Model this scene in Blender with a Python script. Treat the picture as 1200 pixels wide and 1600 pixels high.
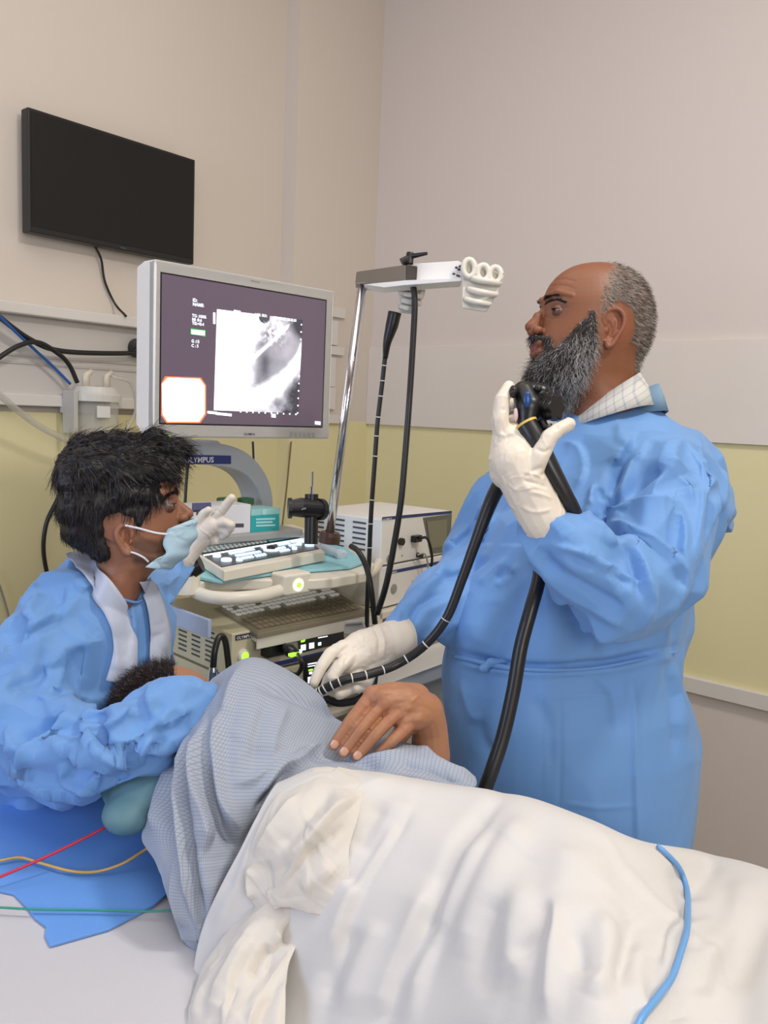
import bpy, bmesh, math, random
import numpy as np
from mathutils import Vector, Matrix, noise as mnoise
from mathutils.bvhtree import BVHTree
random.seed(7); np.random.seed(7)
for _o in list(bpy.data.objects): bpy.data.objects.remove(_o, do_unlink=True)
SC = bpy.context.scene
COL = SC.collection
# ---------------------------------------------------------------- camera
FPX = 1300.0
CAM = np.array([0.0, 0.0, 1.5])
ZF = -0.13          # floor level
AZ, PITCH, ROLL = math.radians(39.6), math.radians(6.8), math.radians(2.4)
_r0 = np.array([math.cos(AZ), math.sin(AZ), 0.0])
_f0 = np.array([-math.sin(AZ), math.cos(AZ), 0.0])
ZUP = np.array([0, 0, 1.0])
FWD = _f0*math.cos(PITCH) - ZUP*math.sin(PITCH)
_u0 = _f0*math.sin(PITCH) + ZUP*math.cos(PITCH)
RT = _r0*math.cos(ROLL) + _u0*math.sin(ROLL)
UP = -_r0*math.sin(ROLL) + _u0*math.cos(ROLL)
def P(px, py, d):
    return CAM + d*(FWD + (px-600)/FPX*RT - (py-800)/FPX*UP)
def ray(px, py): return FWD + (px-600)/FPX*RT - (py-800)/FPX*UP
def proj(co):
    v = np.asarray(co, float) - CAM
    z = v@FWD
    return 600+FPX*(v@RT)/z, 800-FPX*(v@UP)/z, z
def onX(px, py, X): r = ray(px, py); return CAM + r*((X-CAM[0])/r[0])
def onY(px, py, Y): r = ray(px, py); return CAM + r*((Y-CAM[1])/r[1])
def onZ(px, py, Z): r = ray(px, py); return CAM + r*((Z-CAM[2])/r[2])
cd = bpy.data.cameras.new('camera'); cam = bpy.data.objects.new('camera', cd); COL.objects.link(cam)
cd.sensor_fit = 'VERTICAL'; cd.sensor_height = 36; cd.lens = 36*FPX/1600; cd.clip_start = 0.02
cam.matrix_world = Matrix(((RT[0], UP[0], -FWD[0], CAM[0]), (RT[1], UP[1], -FWD[1], CAM[1]), (RT[2], UP[2], -FWD[2], CAM[2]), (0, 0, 0, 1)))
SC.camera = cam
# ---------------------------------------------------------------- world, lights, exposure
SC.view_settings.view_transform = 'Standard'; SC.view_settings.look = 'None'
SC.view_settings.gamma = 1.0; SC.view_settings.exposure = 0.0; SC.view_settings.use_curve_mapping = False
w = bpy.data.worlds.new('world'); SC.world = w; w.use_nodes = True
w.node_tree.nodes['Background'].inputs[0].default_value = (0.80, 0.86, 1.0, 1)
w.node_tree.nodes['Background'].inputs[1].default_value = 0.26
def area_light(name, loc, target, sx, sy, power, color):
    ld = bpy.data.lights.new(name, 'AREA'); ld.shape = 'RECTANGLE'; ld.size = sx; ld.size_y = sy
    ld.energy = power; ld.color = color
    o = bpy.data.objects.new(name, ld); COL.objects.link(o)
    o.location = loc
    o.rotation_euler = (Vector(target)-Vector(loc)).to_track_quat('-Z', 'Y').to_euler()
    return o
area_light('ceiling_lamp_light', (0.45, 1.45, 3.45), (-0.7, 1.2, 0.9), 0.30, 0.30, 31, (1.0, 0.95, 0.89))
area_light('ceiling_panel_light', (-0.9, 0.7, 3.6), (-0.9, 1.0, 0), 2.4, 2.4, 26, (1.0, 0.95, 0.88))
area_light('window_light', (-1.9, -1.9, 1.9), (-1.5, 1.2, 1.1), 1.2, 1.3, 36, (0.52, 0.66, 1.0))
area_light('room_fill_light', (2.0, -0.6, 2.3), (-1.2, 2.0, 1.4), 1.4, 1.2, 46, (1.0, 0.96, 0.93))  # unseen fill added on the right to brighten monitor, walls and gown; not a room lamp
# ---------------------------------------------------------------- materials
def s2l(c):
    return tuple(((x/255)/12.92 if x/255 <= 0.04045 else ((x/255+0.055)/1.055)**2.4) for x in c)
MATS = {}
def mat(name, rgb, rough=0.5, metal=0.0, var=0.04, vscale=6.0, bump=0.0, bscale=200.0, emit=0.0, sss=0.0, alpha=1.0,
        trans=0.0, sheen=0.0, attr=None, coat=0.0, transl=0.0, spec=0.5):
    if name in MATS: return MATS[name]
    m = bpy.data.materials.new(name); MATS[name] = m; m.use_nodes = True
    nt = m.node_tree; N = nt.nodes; L = nt.links; b = N['Principled BSDF']
    c = s2l(rgb)
    tc = N.new('ShaderNodeTexCoord')
    if attr:
        at = N.new('ShaderNodeAttribute'); at.attribute_name = attr; base = at.outputs['Color']
    else:
        rg = N.new('ShaderNodeRGB'); rg.outputs[0].default_value = (*c, 1); base = rg.outputs[0]
    if var > 0:
        nz = N.new('ShaderNodeTexNoise'); nz.inputs['Scale'].default_value = vscale; nz.inputs['Detail'].default_value = 4
        L.new(tc.outputs['Object'], nz.inputs['Vector'])
        mr = N.new('ShaderNodeMapRange'); mr.inputs[1].default_value = 0.3; mr.inputs[2].default_value = 0.7
        mr.inputs[3].default_value = 1-var; mr.inputs[4].default_value = 1+var
        L.new(nz.outputs['Fac'], mr.inputs[0])
        mx = N.new('ShaderNodeVectorMath'); mx.operation = 'SCALE'
        L.new(base, mx.inputs[0]); L.new(mr.outputs[0], mx.inputs['Scale'])
        L.new(mx.outputs[0], b.inputs['Base Color'])
        out_col = mx.outputs[0]
    else:
        L.new(base, b.inputs['Base Color']); out_col = base
    b.inputs['Roughness'].default_value = rough; b.inputs['Metallic'].default_value = metal
    b.inputs['Specular IOR Level'].default_value = spec
    if coat: b.inputs['Coat Weight'].default_value = coat
    if sheen: b.inputs['Sheen Weight'].default_value = sheen
    if sss:
        b.inputs['Subsurface Weight'].default_value = sss; b.inputs['Subsurface Radius'].default_value = (0.6, 0.25, 0.12)
        b.inputs['Subsurface Scale'].default_value = 0.012
    if trans: b.inputs['Transmission Weight'].default_value = trans
    if alpha < 1: b.inputs['Alpha'].default_value = alpha
    if emit:
        L.new(out_col, b.inputs['Emission Color']); b.inputs['Emission Strength'].default_value = emit
    if bump:
        n2 = N.new('ShaderNodeTexNoise'); n2.inputs['Scale'].default_value = bscale; n2.inputs['Detail'].default_value = 3
        L.new(tc.outputs['Object'], n2.inputs['Vector'])
        bp = N.new('ShaderNodeBump'); bp.inputs['Strength'].default_value = bump; bp.inputs['Distance'].default_value = 0.002
        L.new(n2.outputs['Fac'], bp.inputs['Height']); L.new(bp.outputs[0], b.inputs['Normal'])
    if transl:
        o = N['Material Output']; t = N.new('ShaderNodeBsdfTranslucent'); mixs = N.new('ShaderNodeMixShader')
        L.new(out_col, t.inputs['Color']); mixs.inputs[0].default_value = transl
        L.new(b.outputs[0], mixs.inputs[1]); L.new(t.outputs[0], mixs.inputs[2]); L.new(mixs.outputs[0], o.inputs['Surface'])
    return m
# ---------------------------------------------------------------- object helpers
def tag(o, label=None, cat=None, group=None, kind=None):
    if label: o['label'] = label
    if cat: o['category'] = cat
    if group: o['group'] = group
    if kind: o['kind'] = kind
    return o
def thing(name, loc, label, cat, group=None):
    o = bpy.data.objects.new(name, None); COL.objects.link(o); o.location = [float(v) for v in loc]
    o.empty_display_size = 0.05
    return tag(o, label, cat, group)
def mkobj(name, verts, faces, m, parent=None, smooth=False, bevel=0.0, bseg=2, solid=0.0, subsurf=0, colors=None, label=None, soff=0.0):
    verts = np.asarray(verts, float)
    if parent is not None: org = np.array(parent['org']) if 'org' in parent else np.array(parent.location[:])
    elif len(verts): org = np.array([*(verts[:, :2].min(0)+verts[:, :2].max(0))/2, verts[:, 2].min()])
    else: org = np.zeros(3)
    me = bpy.data.meshes.new(name)
    me.from_pydata((verts-org).tolist(), [], [list(map(int, f)) for f in faces])
    me.update()
    if colors is not None:
        ca = me.color_attributes.new('Col', 'FLOAT_COLOR', 'POINT')
        cc = np.ones((len(verts), 4), np.float32); cc[:, :3] = colors; ca.data.foreach_set('color', cc.ravel())
    if smooth: me.polygons.foreach_set('use_smooth', [True]*len(me.polygons))
    me.materials.append(m)
    o = bpy.data.objects.new(name, me); COL.objects.link(o)
    if parent is not None:
        o.parent = parent
        ploc = np.array(parent.location[:])
        if parent.parent is None: o.location = (0, 0, 0)
    else: o.location = org
    if bevel:
        b = o.modifiers.new('bevel', 'BEVEL'); b.width = bevel; b.segments = bseg; b.limit_method = 'ANGLE'; b.angle_limit = math.radians(40)
        if smooth is False:
            me.polygons.foreach_set('use_smooth', [True]*len(me.polygons)); b.harden_normals = True
    if solid:
        s = o.modifiers.new('solid', 'SOLIDIFY'); s.thickness = solid; s.offset = soff
    if subsurf:
        s = o.modifiers.new('sub', 'SUBSURF'); s.levels = subsurf; s.render_levels = subsurf
    if label: o['label'] = label
    # sub-parts use the same origin as their part (which sits at its thing's origin)
    o_org = org
    ORG[o.name] = o_org
    return o
ORG = {}
_mk = mkobj
def mkobj(name, verts, faces, m, parent=None, **k):
    if parent is not None and parent.name in ORG:      # parent is a mesh part: its origin in world is ORG
        fake = ORG[parent.name]
        o = _mk(name, np.asarray(verts, float), faces, m, None, **k)
        old = ORG[o.name]
        co = np.zeros(len(o.data.vertices)*3); o.data.vertices.foreach_get('co', co)
        co = co.reshape(-1, 3)+old-fake; o.data.vertices.foreach_set('co', co.ravel()); o.data.update()
        o.parent = parent; o.location = (0, 0, 0); ORG[o.name] = fake
        return o
    return _mk(name, verts, faces, m, parent, **k)
class Fr:
    """a local frame: u = width, n = out of the front, z = up"""
    def __init__(s, o, yaw, tilt=0.0):   # yaw: azimuth of u to the right of camera forward (deg); tilt leans the top back
        a = math.radians(yaw)
        s.o = np.array(o, float)
        s.u = _r0*math.sin(a)+_f0*math.cos(a)
        n = _r0*math.cos(a)-_f0*math.sin(a)
        t = math.radians(tilt)
        s.n = n*math.cos(t)+ZUP*math.sin(t); s.z = ZUP*math.cos(t)-n*math.sin(t)
    def __call__(s, u, n, z): return s.o+u*s.u+n*s.n+z*s.z
    def at(s, u, n, z):
        f = Fr.__new__(Fr); f.o = s(u, n, z); f.u, f.n, f.z = s.u, s.n, s.z; return f
    def pix(s, px, py, n=0.0):      # pixel -> (u, z) on the plane n
        r = ray(px, py); o = s.o+s.n*n; t = ((o-CAM)@s.n)/(r@s.n); q = CAM+r*t-s.o
        return q@s.u, q@s.z
    def pixz(s, px, py, z=0.0):     # pixel -> (u, n) on the plane z
        r = ray(px, py); o = s.o+s.z*z; t = ((o-CAM)@s.z)/(r@s.z); q = CAM+r*t-s.o
        return q@s.u, q@s.n
    def pixu(s, px, py, u=0.0):     # pixel -> (n, z) on the plane u
        r = ray(px, py); o = s.o+s.u*u; t = ((o-CAM)@s.u)/(r@s.u); q = CAM+r*t-s.o
        return q@s.n, q@s.z
WF = Fr((0, 0, 0), 0); WF.u = np.array([1., 0, 0]); WF.n = np.array([0, 1., 0]); WF.z = ZUP
class MB:
    def __init__(s): s.v = []; s.f = []; s.n = 0
    def add(s, v, f):
        v = np.asarray(v, float); s.v.append(v); s.f += [[i+s.n for i in q] for q in f]; s.n += len(v); return s
    def box(s, F, u0, u1, n0, n1, z0, z1):
        v = [F(u, n, z) for z in (z0, z1) for n in (n0, n1) for u in (u0, u1)]
        return s.add(v, [(0, 2, 3, 1), (4, 5, 7, 6), (0, 1, 5, 4), (2, 6, 7, 3), (0, 4, 6, 2), (1, 3, 7, 5)])
    def prism(s, pts, F, plane, a, b):
        """pts 2D outline; plane 'uz' extruded along n, 'un' along z, 'nz' along u"""
        def g(p, t): return F(p[0], t, p[1]) if plane == 'uz' else (F(p[0], p[1], t) if plane == 'un' else F(t, p[0], p[1]))
        n = len(pts); v = [g(p, a) for p in pts]+[g(p, b) for p in pts]
        return s.add(v, [list(range(n))[::-1], list(range(n, 2*n))]+[(i, (i+1) % n, n+(i+1) % n, n+i) for i in range(n)])
    def tube(s, pts, r, seg=10, caps=True):
        pts = np.asarray(pts, float); n = len(pts)
        rr = np.full(n, r, float) if np.isscalar(r) else np.interp(np.linspace(0, 1, n), np.linspace(0, 1, len(r)), r)
        t = np.gradient(pts, axis=0); t /= np.linalg.norm(t, axis=1)[:, None]+1e-12
        a = np.cross(t[0], [0.3, 0.2, 0.93]); a /= np.linalg.norm(a); v = []
        for i in range(n):
            a = a-t[i]*(a@t[i]); a /= np.linalg.norm(a); b = np.cross(t[i], a)
            for k in range(seg):
                q = 2*math.pi*k/seg; v.append(pts[i]+rr[i]*(math.cos(q)*a+math.sin(q)*b))
        f = [(i*seg+k, i*seg+(k+1) % seg, (i+1)*seg+(k+1) % seg, (i+1)*seg+k) for i in range(n-1) for k in range(seg)]
        if caps: f += [list(range(seg))[::-1], [(n-1)*seg+k for k in range(seg)]]
        return s.add(v, f)
    def lathe(s, p0, axis, prof, seg=24):
        """prof list of (dist along axis, radius)"""
        axis = np.asarray(axis, float); axis = axis/np.linalg.norm(axis)
        a = np.cross(axis, [0.31, 0.95, 0.05]); a /= np.linalg.norm(a); b = np.cross(axis, a); v = []
        for h, r in prof:
            for k in range(seg):
                q = 2*math.pi*k/seg; v.append(np.asarray(p0)+axis*h+max(r, 1e-5)*(math.cos(q)*a+math.sin(q)*b))
        n = len(prof)
        f = [(i*seg+k, i*seg+(k+1) % seg, (i+1)*seg+(k+1) % seg, (i+1)*seg+k) for i in range(n-1) for k in range(seg)]
        f += [list(range(seg))[::-1], [(n-1)*seg+k for k in range(seg)]]
        return s.add(v, f)
    def ell(s, c, ax, seg=24, rings=14):
        """ax: three semi-axis vectors"""
        v = []; ax = [np.asarray(q, float) for q in ax]; c = np.asarray(c, float)
        for i in range(1, rings):
            th = math.pi*i/rings
            for k in range(seg):
                q = 2*math.pi*k/seg
                v.append(c+ax[0]*math.sin(th)*math.cos(q)+ax[1]*math.sin(th)*math.sin(q)+ax[2]*math.cos(th))
        v += [c+ax[2], c-ax[2]]; R = rings-1
        f = [(i*seg+k, (i+1)*seg+k, (i+1)*seg+(k+1) % seg, i*seg+(k+1) % seg) for i in range(R-1) for k in range(seg)]
        f += [(R*seg, k, (k+1) % seg) for k in range(seg)]+[(R*seg+1, (R-1)*seg+(k+1) % seg, (R-1)*seg+k) for k in range(seg)]
        return s.add(v, f)
    def cap(s, p0, p1, r0, r1, seg=16):
        """tapered capsule"""
        p0 = np.asarray(p0, float); p1 = np.asarray(p1, float); ax = p1-p0; L = np.linalg.norm(ax)+1e-9; ax = ax/L
        pr = [(-r0*math.cos(t), r0*math.sin(t)) for t in np.linspace(0.02, math.pi/2, 6)]
        pr += [(L+r1*math.sin(t), r1*math.cos(t)) for t in np.linspace(0, math.pi/2-0.02, 6)]
        return s.lathe(p0, ax, pr, seg)
    def loft(s, rings, caps=True):
        """rings: equal-length arrays of points"""
        m = len(rings[0]); v = np.concatenate(rings); n = len(rings)
        f = [(i*m+k, i*m+(k+1) % m, (i+1)*m+(k+1) % m, (i+1)*m+k) for i in range(n-1) for k in range(m)]
        if caps: f += [list(range(m))[::-1], [(n-1)*m+k for k in range(m)]]
        return s.add(v, f)
    def build(s, name, m, parent=None, **k):
        return mkobj(name, np.concatenate(s.v) if s.v else np.zeros((0, 3)), s.f, m, parent, **k)
def spl(pts, n=40):
    """Catmull-Rom through points"""
    p = np.asarray(pts, float); k = len(p)
    if k == 2: return p[0]+(p[1]-p[0])*np.linspace(0, 1, n)[:, None]
    q = np.vstack([2*p[0]-p[1], p, 2*p[-1]-p[-2]]); out = []
    for t in np.linspace(0, k-1-1e-6, n):
        i = int(t); x = t-i; a, b, c, d = q[i:i+4]
        out.append(0.5*((2*b)+(c-a)*x+(2*a-5*b+4*c-d)*x*x+(3*b-a-3*c+d)*x**3))
    return np.array(out)
def PS(pts, n=40): return spl([P(*p) for p in pts], n)
def text(name, s, origin, uax, vax, size, m, parent, depth=0.0004, align='LEFT', bold=0.0):
    c = bpy.data.curves.new(name, 'FONT'); c.body = s; c.size = 1.0; c.align_x = align; c.offset = bold; c.resolution_u = 2
    o = bpy.data.objects.new(name, c); COL.objects.link(o)
    dg = bpy.context.evaluated_depsgraph_get(); me = bpy.data.meshes.new_from_object(o.evaluated_get(dg))
    v = np.zeros(len(me.vertices)*3); me.vertices.foreach_get('co', v); v = v.reshape(-1, 3)
    fs = [list(p.vertices) for p in me.polygons]
    bpy.data.objects.remove(o); bpy.data.meshes.remove(me)
    nrm = np.cross(uax, vax)
    W = origin+v[:, :1]*size*uax+v[:, 1:2]*size*vax+nrm*0.0003
    return mkobj(name, W, fs, m, parent)
def mesh_from(o):
    dg = bpy.context.evaluated_depsgraph_get(); ev = o.evaluated_get(dg); me = bpy.data.meshes.new_from_object(ev)
    v = np.zeros(len(me.vertices)*3); me.vertices.foreach_get('co', v); v = v.reshape(-1, 3)
    M = np.array(o.matrix_world); v = v@M[:3, :3].T+M[:3, 3]
    nr = np.zeros(len(me.vertices)*3); me.vertices.foreach_get('normal', nr); nr = nr.reshape(-1, 3)
    f = [list(p.vertices) for p in me.polygons]
    bpy.data.meshes.remove(me)
    return v, nr, f
def fuse(mb, voxel, smooth=4, fac=0.5):
    """union of closed shapes -> one smooth continuous skin"""
    v = np.concatenate(mb.v); c = v.mean(0)
    me = bpy.data.meshes.new('tmp'); me.from_pydata((v-c).tolist(), [], mb.f)
    o = bpy.data.objects.new('tmp', me); COL.objects.link(o)
    r = o.modifiers.new('r', 'REMESH'); r.mode = 'VOXEL'; r.voxel_size = voxel
    if smooth:
        s = o.modifiers.new('s', 'SMOOTH'); s.factor = fac; s.iterations = smooth
    bpy.context.view_layer.update()
    a, n, f = mesh_from(o)
    bpy.data.objects.remove(o); bpy.data.meshes.remove(me)
    return a+c, f
def normals(v, f):
    q = np.array([x if len(x) == 4 else list(x)+[x[-1]]*(4-len(x)) for x in f if len(x) in (3, 4)])
    fn = np.cross(v[q[:, 2]]-v[q[:, 0]], v[q[:, 3]]-v[q[:, 1]])
    z = np.linalg.norm(fn, axis=1) < 1e-14
    if z.any(): fn[z] = np.cross(v[q[z, 1]]-v[q[z, 0]], v[q[z, 2]]-v[q[z, 0]])
    n = np.zeros_like(v)
    for k in range(4): np.add.at(n, q[:, k], fn)
    return n/(np.linalg.norm(n, axis=1)[:, None]+1e-12)
def seg_dist(x, y, pl):
    """distance and signed side of points to a 2D polyline, plus param along"""
    best = np.full(len(x), 1e9); sg = np.zeros(len(x)); tt = np.zeros(len(x)); n = len(pl)-1
    for i in range(n):
        ax, ay = pl[i]; bx, by = pl[i+1]; dx, dy = bx-ax, by-ay; L2 = dx*dx+dy*dy+1e-9
        t = np.clip(((x-ax)*dx+(y-ay)*dy)/L2, 0, 1); ex = x-ax-t*dx; ey = y-ay-t*dy; d = np.hypot(ex, ey)
        m = d < best; best[m] = d[m]; sg[m] = np.sign(dx*ey-dy*ex)[m]; tt[m] = (i+t[m])/n
    return best, sg, tt
def creases(v, f, strokes, maxd=None, face=True, dirs=None, k=1.0, kw=1.0):
    """sculpt fold strokes into a surface. stroke: (kind, amp mm, width px, [(x,y)...])
    g = soft ridge/valley, r = sharp ridge/valley, s = fold that drops steeply on its left side (travel direction)"""
    n = normals(v, f) if dirs is None else dirs
    x, y, z = proj(v)
    view = v-CAM; view /= np.linalg.norm(view, axis=1)[:, None]
    fm = np.clip(-(n*view).sum(1)*4+0.6, 0, 1) if face else np.ones(len(v))
    h = np.zeros(len(v))
    for st in strokes:
        kind, amp, wd, pl = st[:4]; amp = amp*k; wd = wd*kw
        pl = np.array(pl, float)
        if len(pl) > 2: pl = spl(pl, len(pl)*4)
        lo, hi = pl.min(0)-wd*3.5, pl.max(0)+wd*3.5
        idx = np.where((x > lo[0]) & (x < hi[0]) & (y > lo[1]) & (y < hi[1]) & (fm > 0))[0]
        if maxd: idx = idx[z[idx] < maxd]
        if not len(idx): continue
        d, sg, t = seg_dist(x[idx], y[idx], pl)
        e = np.clip(np.minimum(t, 1-t)*5+0.15, 0, 1)
        if kind == 'g': p = np.exp(-(d/wd)**2)
        elif kind == 'r': p = np.clip(1-d/(wd*1.6), 0, 1)**1.6
        else:
            s = d*sg
            p = np.where(s > 0, np.exp(-s/(wd*1.2))*1.0, np.clip(1+s/(wd*0.4), 0, 1))
        h[idx] += amp*0.001*p*e*fm[idx]
    return v+n*h[:, None]
def wrinkles(v, f, count, L, wd, amp, seed=0, axis=None, spread=0.6, region=None):
    """random short folds: count ridges of length L, width wd, height amp (m)"""
    rs = np.random.RandomState(seed); n = normals(v, f); h = np.zeros(len(v))
    pool = np.arange(len(v)) if region is None else np.where(region)[0]
    for _ in range(count):
        i = pool[rs.randint(len(pool))]; c = v[i]; nn = n[i]
        a = rs.normal(size=3) if axis is None else np.asarray(axis)+rs.normal(size=3)*spread
        a = a-nn*(a@nn); a /= np.linalg.norm(a)+1e-9; b = np.cross(nn, a)
        l = L*rs.uniform(0.5, 1.5); w_ = wd*rs.uniform(0.5, 1.6); q = v-c
        m = np.where((np.abs(q) < l*1.6).all(1))[0]; q = q[m]
        u = q@a; p = q@b + 0.15*np.sin(u/l*3+rs.uniform(6))*l; z = q@nn
        k = np.exp(-(u/l)**4)*np.exp(-(z/(l))**2)
        sgn = 1 if rs.rand() < 0.7 else -0.7
        if rs.rand() < 0.5: pr = np.clip(1-np.abs(p)/w_, 0, 1)
        else: pr = np.where(p > 0, np.clip(1-p/(w_*1.6), 0, 1), np.clip(1+p/(w_*0.35), 0, 1))
        h[m] += sgn*amp*rs.uniform(0.4, 1.2)*k*pr
    return v+n*h[:, None]
def lap(v, f, it=1, fac=.5):
    """light smoothing of a quad skin"""
    q = np.array([x for x in f if len(x) == 4]); e = np.concatenate([q[:, [0, 1]], q[:, [1, 2]], q[:, [2, 3]], q[:, [3, 0]]])
    cnt = np.zeros(len(v)); np.add.at(cnt, e[:, 0], 1); np.add.at(cnt, e[:, 1], 1); cnt[cnt == 0] = 1
    for _ in range(it):
        a = np.zeros_like(v); np.add.at(a, e[:, 0], v[e[:, 1]]); np.add.at(a, e[:, 1], v[e[:, 0]])
        v = v+(a/cnt[:, None]-v)*fac
    return v
def facet(v, f, faces, jit, w=1.0, seed=0, soft=1):
    """stiff non-woven cloth: flat facets meeting in creases, from a coarse jittered copy of the same skin"""
    c = v.mean(0); me = bpy.data.meshes.new('tmp'); me.from_pydata((v-c).tolist(), [], [list(map(int, q)) for q in f])
    o = bpy.data.objects.new('tmp', me); COL.objects.link(o)
    d = o.modifiers.new('d', 'DECIMATE'); d.ratio = faces/(2.0*len(f)); bpy.context.view_layer.update()
    a, n, cf = mesh_from(o); bpy.data.objects.remove(o); bpy.data.meshes.remove(me)
    rs = np.random.RandomState(seed); a = a+n*(rs.normal(size=(len(a), 1))*jit)+c
    T = BVHTree.FromPolygons([Vector(p) for p in a], cf)
    near = np.array([T.find_nearest(Vector(p))[0] for p in v])
    w = np.broadcast_to(np.asarray(w, float), (len(v),))
    return lap(v+(near-v)*w[:, None], f, soft)
def relax(v, nu, nv, it=2):
    g = v.reshape(nv, nu, 3).copy()
    for _ in range(it):
        h = g.copy(); h[1:-1] = (g[:-2]+2*g[1:-1]+g[2:])/4; g = h.copy(); g[:, 1:-1] = (h[:, :-2]+2*h[:, 1:-1]+h[:, 2:])/4
    return g.reshape(-1, 3)
def net(rows, nu, nv):
    """surface through a control net of (px,py,d): rows of equal length -> verts, quads"""
    R = [spl([P(*p) for p in r], nu) for r in rows]; R = np.array(R)
    out = np.stack([spl(R[:, i], nv) for i in range(nu)], 1)
    v = out.reshape(-1, 3)
    f = [(j*nu+i, j*nu+i+1, (j+1)*nu+i+1, (j+1)*nu+i) for j in range(nv-1) for i in range(nu-1)]
    if ((v-CAM)*normals(v, f)).sum() > 0: f = [q[::-1] for q in f]
    return v, f
# ================================================================ ROOM
XL, YB, ZC = -2.80, 3.14, 3.75
XR, YF = 2.3, -2.3
m_wall = mat('wall_paint_beige', (214, 204, 192), 0.75, var=0.015, vscale=1.2, bump=0.05, bscale=400)
m_wall_r = mat('wall_paint_white', (217, 207, 200), 0.6, var=0.012, vscale=1.0, bump=0.04, bscale=400)
m_yellow = mat('wall_paint_yellow', (226, 217, 170), 0.6, var=0.02, vscale=2)
m_floor = mat('floor_vinyl', (150, 150, 150), 0.4, var=0.05)
m_panel = mat('wall_panel_white', (205, 200, 194), 0.45, var=0.012, vscale=2)
m_rail = mat('rail_white', (218, 214, 208), 0.4, var=0.01)
def struct(name, mb, m, parent=None, **k):
    o = mb.build(name, m, parent, **k)
    if parent is None: tag(o, kind='structure')
    return o
zy = onX(100, 645, XL)[2]       # top of the yellow paint on the left wall
zy2 = onY(900, 680, YB)[2]
zrail = onY(1067, 1052, YB)[2]; zrail_b = onY(1067, 1076, YB)[2]
wl = struct('wall_left', MB().box(WF, XL-0.1, XL, YF, YB, ZF, ZC), m_wall)
struct('wall_back', MB().box(WF, XL-0.1, XR+0.1, YB, YB+0.1, ZF, ZC), m_wall_r)
struct('wall_right', MB().box(WF, XR, XR+0.1, YF, YB, ZF, ZC), m_wall)
struct('wall_front', MB().box(WF, XL-0.1, XR+0.1, YF-0.1, YF, ZF, ZC), m_wall)
struct('floor', MB().box(WF, XL-0.1, XR+0.1, YF-0.1, YB+0.1, ZF-0.1, ZF), m_floor)
struct('ceiling', MB().box(WF, XL-0.1, XR+0.1, YF-0.1, YB+0.1, ZC, ZC+0.1), m_wall_r)
# boxed column in the corner
yc = onX(467, 100, XL+0.08)[1]
struct('trim_1', MB().box(WF, XL, XL+0.08, yc, YB, zy, ZC), m_wall)
struct('trim_2', MB().box(WF, XL, XL+0.08, yc, YB, ZF, zy), m_yellow)
struct('trim_3', MB().box(WF, XL, XL+0.006, YF, yc, ZF, zy), m_yellow)       # yellow dado, left
struct('trim_4', MB().box(WF, XL+0.08, XR, YB-0.006, YB, zrail, zy2), m_yellow)
za = onY(900, 536, YB)[2]
struct('trim_5', MB().box(WF, XL+0.08, XR, YB-0.022, YB, zy2, za), mat('wall_board_white', (222, 214, 206), 0.5, var=0.01), bevel=0.002)
struct('trim_6', MB().box(WF, XL+0.08, XR, YB-0.03, YB, zrail_b, zrail), m_rail, bevel=0.004)
# wall-hung medical supply unit on the left wall
zr1 = onX(100, 482, XL+0.05)[2]; zr2 = onX(100, 500, XL+0.05)[2]
zp = onX(100, 636, XL+0.03)[2]; zp2 = onX(100, 618, XL+0.03)[2]
ye = onX(535, 600, XL+0.03)[1]-0.05
y0 = YF+0.4
t = thing('bedhead_unit', (XL+0.03, 0, zp), 'long white horizontal medical rail panel mounted on the left wall', 'wall panel')
MB().box(WF, XL, XL+0.03, y0, yc-0.01, zp, zr2).build('back_panel', m_panel, t, bevel=0.002)
MB().box(WF, XL, XL+0.075, y0, yc-0.01, zr2, zr1).build('top_rail', m_rail, t, bevel=0.006)
MB().box(WF, XL+0.0, XL+0.045, y0, yc-0.01, zp, zp2).build('bottom_rail', m_rail, t, bevel=0.004)
zg = onX(100, 560, XL+0.03)[2]
MB().box(WF, XL+0.03, XL+0.034, y0, yc-0.01, zg-0.004, zg+0.004).box(WF, XL+0.03, XL+0.034, y0, yc-0.01, zg-0.03, zg-0.022).build('groove', mat('rail_grey', (190, 186, 180), 0.4), t)
# gas outlet
c = onX(213, 544, XL+0.035)
t = thing('gas_outlet', c, 'round black and white gas outlet on the wall panel beside the monitor', 'outlet')
m_blk = mat('black_plastic', (22, 22, 24), 0.35, var=0.05)
m_blkr = mat('black_rubber', (20, 20, 22), 0.42, var=0.05, coat=0.15)
MB().lathe(c, (1, 0, 0), [(0, .036), (0.03, .036), (0.036, .03)]).build('collar', m_blk, t, smooth=False)
MB().lathe(c+[.036, 0, 0], (1, 0, 0), [(0, .024), (0.006, .022)]).build('socket_ring', mat('metal_grey', (170, 170, 172), 0.3, 0.7), t)
MB().lathe(c+[.042, 0, 0], (1, 0, 0), [(0, .012), (0.004, .011)]).build('socket', m_blk, t)
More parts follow.
